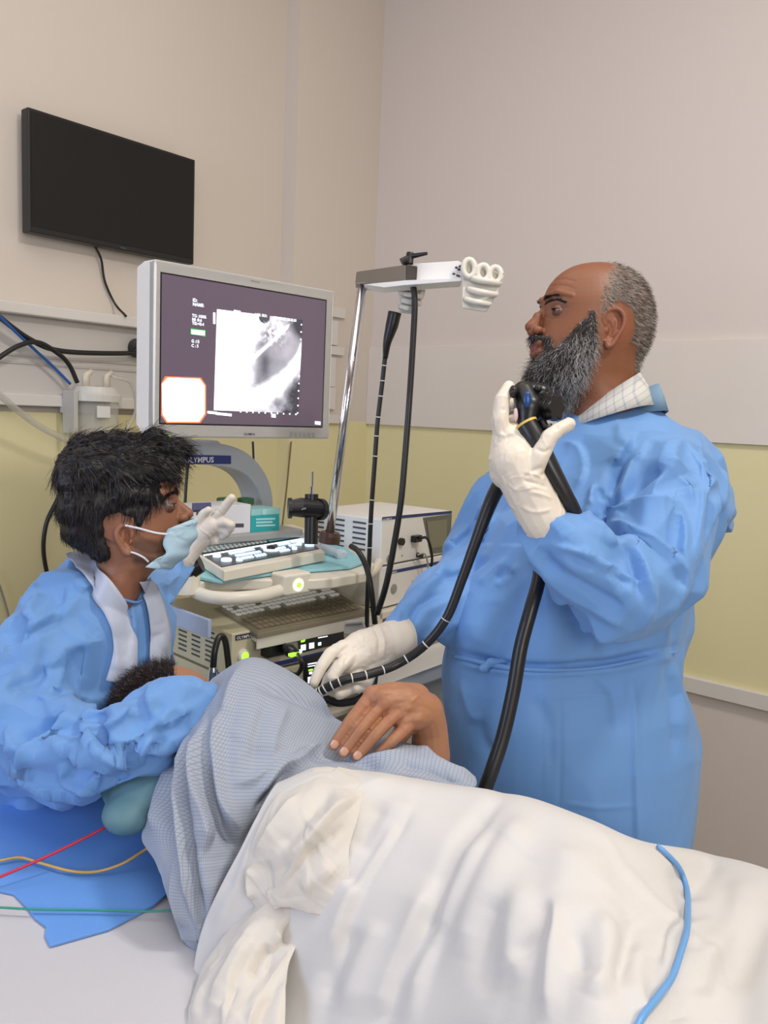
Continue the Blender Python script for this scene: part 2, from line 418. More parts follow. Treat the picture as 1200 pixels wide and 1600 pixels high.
# ---------------- television
xt = XL+0.07
cs = [onX(*q, xt) for q in ((45, 168), (305, 249), (303, 413), (43, 362))]
ya, yb = (cs[0][1]+cs[3][1])/2, (cs[1][1]+cs[2][1])/2
zb, zt = (cs[2][2]+cs[3][2])/2, (cs[0][2]+cs[1][2])/2
t = thing('television', (XL, (ya+yb)/2, zb), 'black flat television hanging on the upper left wall, switched off', 'television')
MB().box(WF, xt-0.045, xt, ya, yb, zb, zt).build('housing', mat('tv_housing', (24, 23, 24), 0.4), t, bevel=0.004)
MB().box(WF, xt-0.001, xt+0.0015, ya+0.01, yb-0.01, zb+0.02, zt-0.01).build('screen', mat('tv_screen', (27, 25, 25), 0.4, var=0.0, spec=.3), t)
MB().box(WF, XL, xt-0.04, (ya+yb)/2-.1, (ya+yb)/2+.1, zb+.12, zt-.12).build('wall_bracket', m_blk, t)
MB().box(WF, xt, xt+0.002, (ya+yb)/2-.012+.02, (ya+yb)/2+.012+.02, zb+.006, zb+.011).build('badge', mat('tv_badge', (70, 70, 72), 0.3), t)
def wire(name, pts, r, m, label, cat='cable', n=60, seg=8, group=None):
    o = MB().tube(spl(pts, n), r, seg).build(name, m, smooth=True)
    return tag(o, label, cat, group)
def WX(px, py, off=0.012): return onX(px, py, XL+off)
wire('television_cable', [WX(148, 384, .03), WX(158, 405, .02), WX(164, 440, .012), WX(180, 475, .02), WX(197, 494, .085)], .0045, m_blkr,
     'thin black cable hanging from the television down to the wall rail')
wire('gas_hose', [WX(-25, 470, .1), WX(0, 496, .09), WX(50, 532, .08), WX(100, 549, .08), WX(200, 552, .07), WX(214, 546, .075)], .009, m_blkr,
     'black hose running across the panel into the round wall outlet', 'hose')
wire('curled_hose', [WX(-20, 575, .14), WX(0, 558, .13), WX(30, 540, .12), WX(60, 535, .11), WX(90, 552, .1), WX(108, 570, .09), WX(121, 598, .09)], .008, m_blkr,
     'black hose curving over and down into the suction canister', 'hose')
wire('blue_hose', [WX(-15, 480, .12), WX(10, 505, .1), WX(45, 538, .08), WX(80, 570, .07), WX(110, 600, .07)], .005, mat('blue_tube', (38, 96, 170), 0.4),
     'thin blue tube slanting down to the suction canister', 'hose')
wire('loop_cable', [WX(100, 765, .06), WX(85, 790, .06), WX(72, 820, .06), WX(68, 860, .06), WX(76, 905, .06), WX(90, 940, .06)], .008, m_blkr,
     'black cable looping against the yellow wall behind the masked assistant')
m_clear = mat('clear_plastic', (222, 222, 216), 0.15, var=0, alpha=0.32)
wire('suction_tube', [WX(-30, 590, .2), WX(0, 618, .18), WX(60, 665, .14), WX(130, 700, .12), WX(200, 730, .1)], .011, mat('clear_tube', (205, 203, 192), 0.2, var=0, alpha=0.45),
     'translucent suction tube slanting down across the left wall', 'tube', seg=12)
wire('white_wall_cable', [WX(-10, 890, .02), WX(4, 930, .02), WX(15, 970, .02), WX(22, 1010, .02)], .004, mat('grey_cable', (150, 146, 130), 0.5),
     'thin grey cable down the yellow wall at the left edge of the photo')
# suction canister
c = WX(150, 625, .10)
t = thing('suction_canister', WX(150, 740, .10), 'clear plastic suction canister with a white lid hanging below the wall panel', 'canister')
hh = 0.30
MB().lathe(c-np.array([0, 0, hh]), (0, 0, 1), [(0, .06), (0.01, .068), (hh, .078)], 32).build('jar', m_clear, t, smooth=True)
MB().lathe(c-np.array([0, 0, .005]), (0, 0, 1), [(0, .088), (.022, .088), (.03, .08), (.05, .07), (.052, .06)], 32).build('lid', mat('lid_white', (222, 220, 212), 0.3, alpha=0.85, var=0), t, bevel=0)
for dy in (-.05, .03): MB().tube([c+[0.02, dy, .04], c+[0.02, dy, .085], c+[0.02, dy+.02, .1]], [.014, .012, .01], 12).build('port', mat('lid_ivory', (214, 206, 186), 0.35), t, smooth=True)
MB().box(WF, c[0]-.05, c[0]+.03, c[1]-.1, c[1]-.085, c[2]-.12, c[2]+.03).box(WF, c[0]-.07, c[0]-.05, c[1]-.1, c[1]+.09, c[2]-.05, c[2]+.0).build('bracket', mat('bracket_plastic', (205, 203, 196), 0.4, alpha=.8, var=0), t, bevel=.003)
MB().box(WF, c[0]+.08, c[0]+.083, c[1]-.045, c[1]+.005, c[2]-.06, c[2]-.02).build('sticker', mat('label_white', (226, 226, 222), 0.5, var=0), t)
wire('canister_tube', [c+np.array([.02, .05, .095]), WX(180, 590, .15), WX(205, 600, .15), WX(212, 640, .14), WX(195, 680, .14), WX(188, 730, .14)], .006, mat('clear_tube2', (214, 212, 204), 0.2, var=0, alpha=0.5),
     'clear tube arching out of the suction canister lid', 'tube')
# beige conduit on the right corner beside monitor: cable cover with small clips
wire('thin_wall_cable', [WX(455, 690, .1), WX(452, 720, .1), WX(447, 770, .1), WX(440, 830, .1)], .004, mat('brown_cable', (120, 104, 70), 0.5),
     'thin brown cable hanging down the yellow wall below the big monitor')
# power trunking visible right of monitor
pc = onX(525, 490, XL+0.09)
t = thing('wall_socket_strip', onX(522, 660, XL+.09), 'beige vertical wall trunking with hinged covers right of the big monitor', 'trunking')
for (xa, ya_, xb, yb_) in ((514, 478, 540, 498), (516, 500, 528, 540), (516, 540, 538, 556), (516, 558, 524, 605), (515, 605, 524, 640), (512, 648, 534, 662)):
    a = onX(xa, ya_, XL+.1); b = onX(xb, yb_, XL+.1)
    MB().box(WF, XL+.08, XL+.1, min(a[1], b[1]), max(a[1], b[1]), min(a[2], b[2]), max(a[2], b[2])).build('cover', m_rail, t, bevel=.002)
# ================================================================ EQUIPMENT
m_ivory = mat('plastic_ivory', (230, 224, 208), 0.35, var=0.015)
m_white = mat('plastic_white', (240, 238, 234), 0.35, var=0.01)
m_cream = mat('metal_cream', (205, 198, 168), 0.4, var=0.02)
m_navy = mat('navy_label', (34, 52, 118), 0.4, var=0)
m_wtext = mat('text_white', (235, 235, 240), 0.5, var=0)
m_dtext = mat('text_dark', (60, 62, 80), 0.5, var=0)
m_arch = mat('arch_grey', (176, 182, 190), 0.4, var=0.01)
m_grey = mat('plastic_grey', (160, 160, 158), 0.4, var=0.02)
m_chrome = mat('chrome', (222, 222, 226), 0.12, 1.0, var=0)
m_steel = mat('steel_brushed', (150, 146, 140), 0.32, 0.9, var=0.05)
m_glow = mat('glow_white', (235, 245, 255), 0.4, emit=1.3, var=0)
m_glow2 = mat('glow_key_dim', (168, 178, 176), 0.4, emit=0.12, var=0)
m_glowk = mat('glow_key', (215, 232, 250), 0.4, emit=0.75, var=0)
m_green = mat('glow_green', (150, 230, 60), 0.4, emit=1.6, var=0)
m_greenw = mat('glow_green_white', (225, 250, 180), 0.4, emit=1.8, var=0)
m_teal = mat('teal_pad', (150, 205, 216), 0.75, var=0.05, vscale=20, bump=.3, bscale=60)
m_vent = mat('vent_dark', (70, 74, 84), 0.6, var=0)
def quad(F, pts, n=0.0015):
    return [F.o+F.u*a+F.z*b+F.n*n for a, b in (F.pix(*q, n) for q in pts)]
def lbl(name, F, px, py, s, hpx, m, parent, n=0.002, bold=0.0):
    """lettering on the plane n of frame F, starting at pixel px,py with cap height hpx"""
    u, z = F.pix(px, py, n); u2, z2 = F.pix(px, py-hpx, n)
    return text(name, s, F(u, n, z), F.u, F.z, abs(z2-z)/0.69, m, parent, bold=bold)
# ---------------- the monitor
M = Fr(P(242, 404, 2.10), 44)
MW, MHt = 0.612, 0.45
t = thing('monitor', M(MW/2, -.04, -MHt), 'large white medical monitor showing a grey ultrasound picture and an orange-rimmed white window', 'monitor')
mb = MB()
mb.box(M, 0, MW, -.03, 0, -MHt, 0)
sd = M.pixu(213, 404, 0)[0]
mb.prism([(0, -.03), (0, 0), (sd*.6, 0.0), (sd, -.012), (sd, -MHt+.03), (sd*.6, -MHt), (0, -MHt)], M, 'nz', 0, MW)
hb = mb.build('housing', m_white, t, bevel=.006, bseg=3)
sc = [M.pix(*q) for q in ((252, 428), (511, 480), (504, 673), (248, 660))]
u0s, u1s, z1s, z0s = .020, MW-.034, -.034, -MHt+.038
scr = MB().box(M, u0s, u1s, -.002, .0006, z0s, z1s).build('screen', mat('screen_dark', (92, 80, 94), 0.3, emit=0.55, var=0.02, vscale=3), t)
MB().box(M, u0s-.004, u1s+.004, -.004, .0003, z0s-.004, z1s+.004).build('screen_rim', m_blk, t)
# ultrasound picture: brightness belongs to the lit screen
TLp, TRp, BRp, BLp = (339, 483), (473, 500), (466, 646), (334, 641)
k = 150; gu = np.linspace(0, 1, k)
U, V = np.meshgrid(gu, gu)
C4 = [np.array(M.pix(*q, .002)) for q in (TLp, TRp, BRp, BLp)]
UV = (C4[0]*((1-U)*(1-V))[..., None]+C4[1]*(U*(1-V))[..., None]+C4[2]*(U*V)[..., None]+C4[3]*((1-U)*V)[..., None]).reshape(-1, 2)
def fn(x, y, s=8, sd_=0):
    return np.array([mnoise.fractal(Vector((a*s+sd_, b*s, 1.7)), 1.0, 2.0, 4) for a, b in zip(x.ravel(), y.ravel())]).reshape(x.shape)
def sst(a, b, x): q = np.clip((x-a)/(b-a), 0, 1); return q*q*(3-2*q)
n1 = fn(U, V, 9)
img = np.full(U.shape, 1.0)
left = 0.49-.13*sst(0, .35, V)-.06*sst(.3, .9, V)
img = 1.0-.42*sst(left-.02, left+.10+.12*V, U)                      # tissue fading from the white field
img = img+n1*.25*sst(left, left+.1, U)
ly = .45+(U-.43)*(.085-.45)/(.82-.43)                                # bright upper wall of the dark sac
lowb = np.interp(U, [.3, .54, .75, .89, 1.0], [.8, .70, .57, .43, .22])
sac = sst(.0, .025, V-ly)*sst(0, .03, lowb-V)*sst(.40, .50, U)
img = img*(1-sac)+sac*(.40+.10*sst(.5, .9, U)-.16*np.exp(-((U-.56)/.06)**2-((V-.5)/.14)**2)+n1*.05)
img += .8*np.exp(-((V-ly)/.02)**2)*sst(.41, .46, U)*sst(.86, .80, U)
bb = sst(0, .03, V-lowb)*sst(.34, .5, U)
band = np.exp(-((V-lowb-.12)/.11)**2)
img = img+bb*band*.75
img -= sst(.86, 1.05, U+V*.45-.27)*sst(.55, .75, V)*.45
img -= .5*sst(.75, .95, U-V*.4)*sst(.25, .05, V-(U-.8)*.3)
img[(np.hypot((U-.53), (V-.02)*1.05) < .066)] = .18
img += .35*(fn(U, V, 22, 5) > .18)*np.exp(-((U-.62)/.16)**2-((V-.17)/.12)**2)
img = np.clip(img, .14, 1.15)
colr = np.stack([img**1.6*.97, img**1.6*.95, img**1.5*1.02], -1).reshape(-1, 3)
vv = np.array([M.o+M.u*a+M.z*b+M.n*.002 for a, b in UV])
ff = [(j*k+i, (j+1)*k+i, (j+1)*k+i+1, j*k+i+1) for j in range(k-1) for i in range(k-1)]
mkobj('ultrasound_picture', vv, ff, mat('screen_picture', (255, 255, 255), 0.3, emit=0.95, var=0, attr='Col'), scr, colors=colr)
wq = [(262, 590), (312, 592), (320, 603), (320, 646), (311, 659), (262, 659), (254, 647), (253, 600)]
MB().add(quad(M, [(258, 588), (314, 590), (322, 602), (322, 648), (313, 661), (260, 661), (252, 649), (252, 599)], .0012), [list(range(8))]).build('window_rim', mat('glow_orange', (250, 120, 70), .4, emit=.9, var=0), scr)
MB().add(quad(M, wq, .002), [list(range(8))]).build('scope_window', mat('glow_window', (255, 246, 246), .4, emit=1.5, var=0), scr)
for i, (px, py, s, hpx) in enumerate([(301, 471, 'ID:', 5), (301, 477.5, 'NAME:', 5), (300, 495, 'TG :100%', 4.6), (300, 501, 'MI :0.6', 4.6), (300, 507, 'TIS:<0.4', 4.6),
        (299, 535, 'G :15', 4.6), (299, 542, 'C : 5', 4.6), (365, 488, 'FREQ', 4), (398, 493, 'AGE: SEX:', 4), (427, 498, '27/05/2022 20:25:55', 4)]):
    lbl('screen_text', M, px, py, s, hpx, m_glow, scr, bold=.02)
mb = MB()
for px, py, a, b in ((299, 515, 21, 7), (333, 488, 3.5, 18), (324, 642, 15, 4), (337, 644, 25, 4), (424, 646, 7, 6), (492, 658, 9, 5)):
    mb.add(quad(M, [(px, py), (px+a, py+a*.1), (px+a, py+b+a*.1), (px, py+b)], .0025), [(0, 3, 2, 1)])
for q in range(10): 
    x = 375+q*9.6; mb.add(quad(M, [(x, 642+q*.45), (x+2, 642+q*.45), (x+2, 644.5+q*.45), (x, 644.5+q*.45)], .0025), [(0, 3, 2, 1)])
for q in range(13):
    y = 506+q*11.5; x = 472-q*.5; mb.add(quad(M, [(x-2, y), (x, y), (x, y+2.4), (x-2, y+2.4)], .0025), [(0, 3, 2, 1)])
mb.build('screen_marks', m_glow, scr)
MB().add(quad(M, [(298, 513), (321, 516), (321, 526), (298, 522)], .002), [(0, 3, 2, 1)]).build('green_label', mat('glow_greendark', (60, 190, 90), .4, emit=.7, var=0), scr)
lbl('maker_name', M, 381, 680, 'OLYMPUS', 3.4, m_dtext, t, .001, .015)
for q in range(6): MB().add(quad(M, [(453+q*7, 675+q*.3), (457+q*7, 675.2+q*.3), (457+q*7, 681.5+q*.3), (453+q*7, 681.3+q*.3)], .0012), [(0, 3, 2, 1)]).build('button', m_grey, t)
mb = MB().add(quad(M, [(392, 437.5), (406, 440.2), (406, 441.6), (392, 439)], .0012), [(0, 3, 2, 1)])
mb.build('top_vent', m_grey, t)
MB().add(quad(M, [(262, 679), (266, 679.4), (266, 683), (262, 682.6)], .0015), [(0, 3, 2, 1)]).build('power_light', m_green, t)
mb = MB()
for q in ((520, 464, 4), (500, 684, 3)):
    mb.tube([M(M.pix(q[0]-2, q[1])[0], .001, M.pix(q[0], q[1])[1]), M(M.pix(q[0]+2, q[1])[0], .001, M.pix(q[0], q[1])[1])], .001, 6)
# ---------------- main trolley
F = Fr(P(400, 997, 2.04), 45)
zf = F.o[2]-ZF; zt_h = .09
t = thing('equipment_trolley', F(.1, -.2, -zf), 'ivory endoscopy trolley with grey arch, handle rail and pull-out shelf', 'trolley')
def outline(F, pts, z): return [F.pixz(*q, z) for q in pts]
# lower pull-out shelf (columns behind carry the upper shelves)
o1 = [(0, 0), (.40, 0), (.42, -.02), (.42, -.42), (.09, -.46)]
sh = MB().prism([(a, b) for a, b in o1], F, 'un', -.012, 0).build('keyboard_shelf', m_ivory, t, bevel=.003)
MB().prism([(0, 0), (.40, 0), (.40, .006), (0, .006)], F, 'un', -.028, 0.002).build('shelf_lip', m_ivory, sh, bevel=.002)
MB().box(F, -.10, .44, -.52, -.30, -zf+.0, -.22).box(F, -.10, -.07, -.52, -.02, -zf, -.26).box(F, .44, .47, -.52, -.04, -zf, -.26).box(F, -.08, -.05, -.56, -.44, -.3, zt_h).box(F, .42, .45, -.56, -.44, -.3, zt_h).box(F, -.1, .47, -.52, -.0, -.27, -.25).build('frame', m_ivory, t, bevel=.006)
# upper tray
zt_ = 0.125
ot = outline(F, [(262, 905), (262, 880), (300, 845), (455, 818), (520, 838), (585, 880), (578, 893), (520, 903), (490, 905), (425, 905), (330, 905), (310, 912)], zt_)
tr = MB().prism(ot, F, 'un', zt_-.03, zt_).build('upper_tray', m_ivory, t, bevel=.006)
def FZ(px, py, z): a, b = F.pixz(px, py, z); return F(a, b, z)
hz = .10
MB().tube(spl([FZ(285, 912, hz), FZ(315, 929, hz), FZ(350, 935, hz), FZ(400, 932, hz), FZ(430, 925, hz), FZ(452, 918, hz)], 40), .0165, 14).build('handle', m_ivory, t, smooth=True)
MB().tube(spl([FZ(478, 912, hz), FZ(500, 907, hz), FZ(540, 904, hz), FZ(572, 898, hz), FZ(590, 884, hz), FZ(592, 865, hz)], 40), .0145, 14).build('handle', m_ivory, t, smooth=True)
cc, _z = F.pix(466, 914, .0)
face = F.at(0, max(F.pixz(466, 914, hz)[1], F.pixz(458, 905, zt_)[1])+.02, 0)
a, b = face.pix(466, 914)
MB().box(face, a-.045, a+.045, -.06, 0, b-.026, b+.03).build('lamp_housing', m_ivory, t, bevel=.008, bseg=3)
lm = MB().lathe(face(a, 0, b), face.n, [(0, .0165), (.002, .0165), (.003, .013)], 28).build('ring_lamp', m_greenw, t)
MB().lathe(face(a, .003, b), face.n, [(0, .0075), (.0015, .007)], 20).build('lamp_core', m_green, lm)
# cup holder
ch = FZ(290, 926, .10)
MB().lathe(ch, ZUP, [(0, .022), (0.0, .0335), (.055, .036), (.058, .034), (.058, .029), (.02, .027), (.02, .0)], 30).build('scope_holder', m_ivory, t, smooth=False, bevel=.001)
# blue-painted bracket and side rail
MB().box(F, -.125, -.115, -.42, -.02, .015, .06).build('side_bracket', mat('bracket_blue_grey', (170, 186, 216), .4), t, bevel=.002)
# arch
Aa = F.at(0, -.49, 0)
def AP(px, py): return Aa.pix(px, py)
out = [AP(*q) for q in ((230, 690), (290, 690), (345, 693), (385, 707), (412, 735), (425, 768), (427, 800), (428, 850))]
inn = [AP(*q) for q in ((412, 850), (410, 800), (405, 770), (388, 745), (362, 732), (330, 727), (290, 725), (230, 722))]
oa = spl([(*q, 0) for q in out], 30)[:, :2]; ia = spl([(*q, 0) for q in inn], 30)[:, :2]
ar = MB(); nn_ = 30
v = [Aa(p[0], 0, p[1]) for p in oa]+[Aa(p[0], 0, p[1]) for p in ia[::-1]]+[Aa(p[0], -.11, p[1]) for p in oa]+[Aa(p[0], -.11, p[1]) for p in ia[::-1]]
fc = []
for i in range(nn_-1):
    fc += [(i, i+1, nn_+i+1, nn_+i), (2*nn_+i, 3*nn_+i, 3*nn_+i+1, 2*nn_+i+1), (i, 2*nn_+i, 2*nn_+i+1, i+1), (nn_+i, nn_+i+1, 3*nn_+i+1, 3*nn_+i)]
fc += [(0, nn_, 3*nn_, 2*nn_), (nn_-1, 3*nn_-1, 4*nn_-1, 2*nn_-1)]
ar.add(v, fc)
MB.build(ar, 'arch', m_arch, t, bevel=.004)
zba = [Aa.pix(*q, .002) for q in ((262, 710), (361, 712), (361, 725), (262, 725))]
sg = MB().add([Aa(a_, .002, b_) for a_, b_ in zba]+[Aa(a_, -.002, b_) for a_, b_ in zba], [(3, 2, 1, 0), (0, 1, 5, 4), (1, 2, 6, 5), (2, 3, 7, 6), (3, 0, 4, 7)]).build('name_plate', m_navy, t)
lbl('maker_name', Aa, 288, 723, 'OLYMPUS', 8.5, m_wtext, t, .003, .02)
# neck under the monitor
q0, q1 = Aa.pix(282, 692), Aa.pix(352, 697)
MB().box(Aa, q0[0], q1[0], -.10, -.02, q0[1]-.03, q0[1]+.006).build('monitor_neck', m_arch, t, bevel=.01)
# trolley head shelf carrying the boxes
BN = -.36; zs_ = F.pix(391, 832, BN)[1]
q = outline(F, [(300, 838), (455, 816), (455, 806), (400, 800), (300, 800)], zs_)
MB().box(F, -.04, .42, -.54, BN+.02, zs_-.025, zs_).build('head_shelf', m_grey, t, bevel=.006)
# ---------------- control console with glowing keys
zc = zt_+.04
con = [F.pixz(*q, zc) for q in ((283, 850), (455, 824), (508, 862), (350, 892))]
con = [np.array(c_) for c_ in con]
t = thing('keyboard_console', F(*(sum(con)/4), zt_), 'ivory control console with rows of glowing white keys on the upper tray', 'keyboard')
base = MB().prism([tuple(c_) for c_ in con][::-1], F, 'un', zt_+.012, zc).build('body', m_ivory, t, bevel=.004)
def CB(s, r): return con[0]*(1-s)*(1-r)+con[1]*s*(1-r)+con[2]*s*r+con[3]*(1-s)*r       # s along width, r back->front
def plate(s0, s1, r0, r1, h): 
    c_ = [CB(s0, r0), CB(s1, r0), CB(s1, r1), CB(s0, r1)]
    return [F(*p_, zc+h) for p_ in c_]
def addp(mb, s0, s1, r0, r1, h):
    lo = plate(s0, s1, r0, r1, h-.003); hi = plate(s0, s1, r0, r1, h)
    mb.add(lo+hi, [(7, 6, 5, 4), (0, 1, 5, 4), (1, 2, 6, 5), (2, 3, 7, 6), (3, 0, 4, 7)])
mb = MB(); addp(mb, .02, .98, .03, .9, .002); mb.build('key_deck', mat('deck_black', (26, 30, 38), .3, var=0), base)
mb = MB(); addp(mb, .64, .96, .06, .42, .003); mb.build('touch_panel', mat('panel_teal', (120, 186, 186), .25, emit=.35, var=0), base)
mb = MB(); addp(mb, .02, .98, .50, .525, .0035); mb.build('light_strip', m_glow, base)
# individual keys: first hundred largest as parts would swamp; keys of one deck are one countless field
mb = MB()
for r_ in range(5):
    for c_ in range(15):
        s0 = .04+c_*.0385+(r_ % 2)*.008; addp(mb, s0, s0+.028, .08+r_*.08, .08+r_*.08+.05, .007)
kb = mb.build('letter_keys', m_glow2, base); tag(kb, kind='stuff')
mb = MB()
for s0, r0, n_ in ((.20, .58, 5), (.33, .57, 4), (.50, .56, 2), (.66, .57, 5), (.80, .56, 4), (.22, .68, 5), (.35, .68, 4), (.62, .68, 3), (.74, .66, 4), (.24, .78, 4), (.36, .78, 4), (.60, .77, 4)):
    for i in range(n_): addp(mb, s0+i*.026, s0+i*.026+.019, r0, r0+.055, .006)
tag(mb.build('function_keys', m_glowk, base), kind='stuff')
for s_, r_, ra in ((.09, .62, .011), (.11, .78, .014), (.92, .78, .014), (.9, .62, .009), (.20, .84, .009), (.75, .80, .008), (.84, .70, .008)):
    p_ = CB(s_, r_); MB().lathe(F(*p_, zc+.002), F.z, [(0, ra), (.006, ra), (.008, ra*.8)], 20).build('round_key', m_glowk, base)
p_ = CB(.55, .70); MB().lathe(F(*p_, zc+.002), F.z, [(0, .021), (.004, .021), (.005, .018)], 28).build('trackball_ring', m_glow, base)
MB().ell(F(*p_, zc+.006), [F.u*.013, F.n*.013, F.z*.010], 20, 10).build('trackball', m_blk, base, smooth=True)
# lower keyboard under a transparent cover
z2 = .018
kc = [np.array(F.pixz(*q, z2)) for q in ((333, 948), (510, 912), (577, 953), (402, 988))]
t = thing('keyboard', F(*(sum(kc)/4), 0), 'dark keyboard under a brownish clear cover on the lower pull-out shelf', 'keyboard')
MB().prism([tuple(c_) for c_ in kc][::-1], F, 'un', 0.001, z2-.004).build('body', mat('keyboard_dark', (122, 118, 104), .35), t, bevel=.003)
def KB(s, r, h=0):
    p_ = kc[0]*(1-s)*(1-r)+kc[1]*s*(1-r)+kc[2]*s*r+kc[3]*(1-s)*r; return F(*p_, z2+h)
mb = MB(); rs = random.Random(3)
for r_ in range(4):
    for c_ in range(20):
        s0 = .05+c_*.046; r0 = .06+r_*.105
        if rs.random() < .12: continue
        for q in (0,): mb.add([KB(s0, r0), KB(s0+.034, r0), KB(s0+.034, r0+.06), KB(s0, r0+.06)]+[KB(s0, r0, .003), KB(s0+.034, r0, .003), KB(s0+.034, r0+.06, .003), KB(s0, r0+.06, .003)], [(7, 6, 5, 4), (0, 1, 5, 4), (1, 2, 6, 5), (2, 3, 7, 6), (3, 0, 4, 7)])
tag(mb.build('keys', mat('key_print', (225, 225, 220), .4, var=.1, vscale=90, emit=.25), t), kind='stuff')
mb = MB()
for r_ in range(4):
    for c_ in range(20):
        s0 = .05+c_*.046; r0 = .50+r_*.11
        mb.add([KB(s0, r0), KB(s0+.036, r0), KB(s0+.036, r0+.075), KB(s0, r0+.075)]+[KB(s0, r0, .002), KB(s0+.036, r0, .002), KB(s0+.036, r0+.075, .002), KB(s0, r0+.075, .002)], [(7, 6, 5, 4), (0, 1, 5, 4), (1, 2, 6, 5), (2, 3, 7, 6), (3, 0, 4, 7)])
tag(mb.build('dark_keys', mat('key_dark', (128, 122, 104), .3, var=.1, vscale=90), t), kind='stuff')
MB().box(F, 0, 0, 0, 0, 0, 0)
mb = MB(); mb.add([KB(-.02, -.02, .006), KB(1.0, -.02, .006), KB(1.01, 1.02, .006), KB(-.0, 1.02, .006), KB(-.02, -.02, -.016), KB(1.0, -.02, -.016), KB(1.01, 1.02, -.016), KB(-.0, 1.02, -.016)],
    [(3, 2, 1, 0), (0, 1, 5, 4), (1, 2, 6, 5), (2, 3, 7, 6), (3, 0, 4, 7), (4, 5, 6, 7)])
mb.build('cover', mat('cover_clear', (200, 180, 140), .12, var=0, alpha=.18), t, bevel=.003)
# ---------------- teal pads and syringe on the tray
pts = [(275, 898), (300, 890), (348, 893), (420, 880), (510, 862), (505, 848), (540, 856), (570, 878), (548, 886), (515, 889), (470, 892), (420, 897), (380, 903), (348, 909), (315, 903)]
oz = [F.pixz(*q, zt_+.008) for q in pts]
o = MB().prism(oz, F, 'un', zt_+.002, zt_+.010).build('teal_pad', m_teal, bevel=.002); tag(o, 'pale teal absorbent pad spread under the glowing console', 'pad')
z3 = zt_+.03
a_, b_ = FZ(452, 832, z3+.02), FZ(535, 868, z3-.01)
dv = (b_-a_)/np.linalg.norm(b_-a_); Ls = np.linalg.norm(b_-a_)
t = thing('syringe', (a_+b_)/2-[0, 0, .02], 'large clear plastic syringe lying on the teal pad beside the console', 'syringe')
MB().lathe(a_, dv, [(0, .019), (Ls*.03, .019), (Ls*.03, .016), (Ls*.62, .016), (Ls*.65, .021), (Ls*.67, .021), (Ls*.67, .013), (Ls*.95, .012)], 24).build('barrel', mat('syringe_clear', (200, 212, 222), .12, var=0, alpha=.55), t, smooth=False, bevel=.001)
MB().lathe(b_, dv, [(-.03, .008), (-.012, .017), (0, .018), (.004, .010)], 20).build('plunger', mat('syringe_white', (214, 224, 232), .3, alpha=.8, var=0), t)
# boxes at the back of the trolley
Bx = F.at(0, BN, zs_)
def carton(name, label, p0, p1, top, dep, m, parts, F_=Bx):
    u0_, _ = F_.pix(*p0); u1_, _ = F_.pix(*p1); h_ = F_.pix(p1[0], top)[1]
    tt = thing(name, F_((u0_+u1_)/2, -dep/2, 0), label, 'box')
    MB().box(F_, u0_, u1_, -dep, 0, 0, h_).build('carton', m, tt, bevel=.001)
    parts(tt); return tt
def tyb(tt):
    lbl('lettering', Bx, 293, 813, 'ETY', 15, m_dtext, tt, .001, .03)
    MB().add(quad(Bx, [(362, 818), (381, 818), (381, 824), (362, 824)], .001), [(0, 3, 2, 1)]).build('hand_slot', m_vent, tt)
    MB().add(quad(Bx, [(300, 786), (330, 785), (330, 796), (300, 797)], .001), [(0, 3, 2, 1)]).build('dark_band', mat('box_navy', (90, 92, 128), .5), tt)
carton('glove_box', 'white carton with dark letters ETY behind the pointing gloved hand', (284, 836), (391, 832), 788, .11, mat('card_white', (222, 222, 226), .6), tyb)
def tlb(tt):
    MB().add(quad(Bx, [(392, 806), (436, 803), (436, 829), (392, 832)], .001), [(0, 3, 2, 1)]).build('teal_band', mat('box_teal', (40, 168, 172), .5, var=.02), tt)
    for i, (y, w_) in enumerate(((810, 30), (815, 26), (820, 30))):
        MB().add(quad(Bx, [(400, y), (400+w_, y-1), (400+w_, y+2), (400, y+3)], .002), [(0, 3, 2, 1)]).build('print_line', mat('print_pale', (170, 222, 222), .5, var=0), tt)
    c_ = Bx.pix(413, 800, .002); MB().lathe(Bx(c_[0], 0.001, c_[1]), Bx.n, [(0, .009), (.001, .009)], 20).build('emblem', mat('print_pale', (170, 222, 222), .5, var=0), tt)
carton('mask_box', 'pale teal carton with a darker teal band beside the white carton', (392, 832), (437, 829), 794, .09, mat('card_teal', (156, 208, 206), .6), tlb)
for px, lab in ((352, 'green-topped glass jar behind the white carton'), (384, 'green-topped glass jar behind the pale teal carton')):
    c_ = Bx.at(0, -.13, 0); u_, z_ = c_.pix(px, 782)
    tt = thing('jar', c_(u_, 0, 0), lab, 'jar', 'green topped jars')
    MB().lathe(c_(u_, 0, 0), ZUP, [(0, .024), (z_-.01, .024)], 20).build('glass', mat('jar_glass', (150, 160, 140), .2, alpha=.6, var=0), tt)
    MB().lathe(c_(u_, 0, z_-.01), ZUP, [(0, .026), (.016, .026), (.018, .022)], 20).build('lid', mat('lid_green', (52, 100, 62), .45), tt)
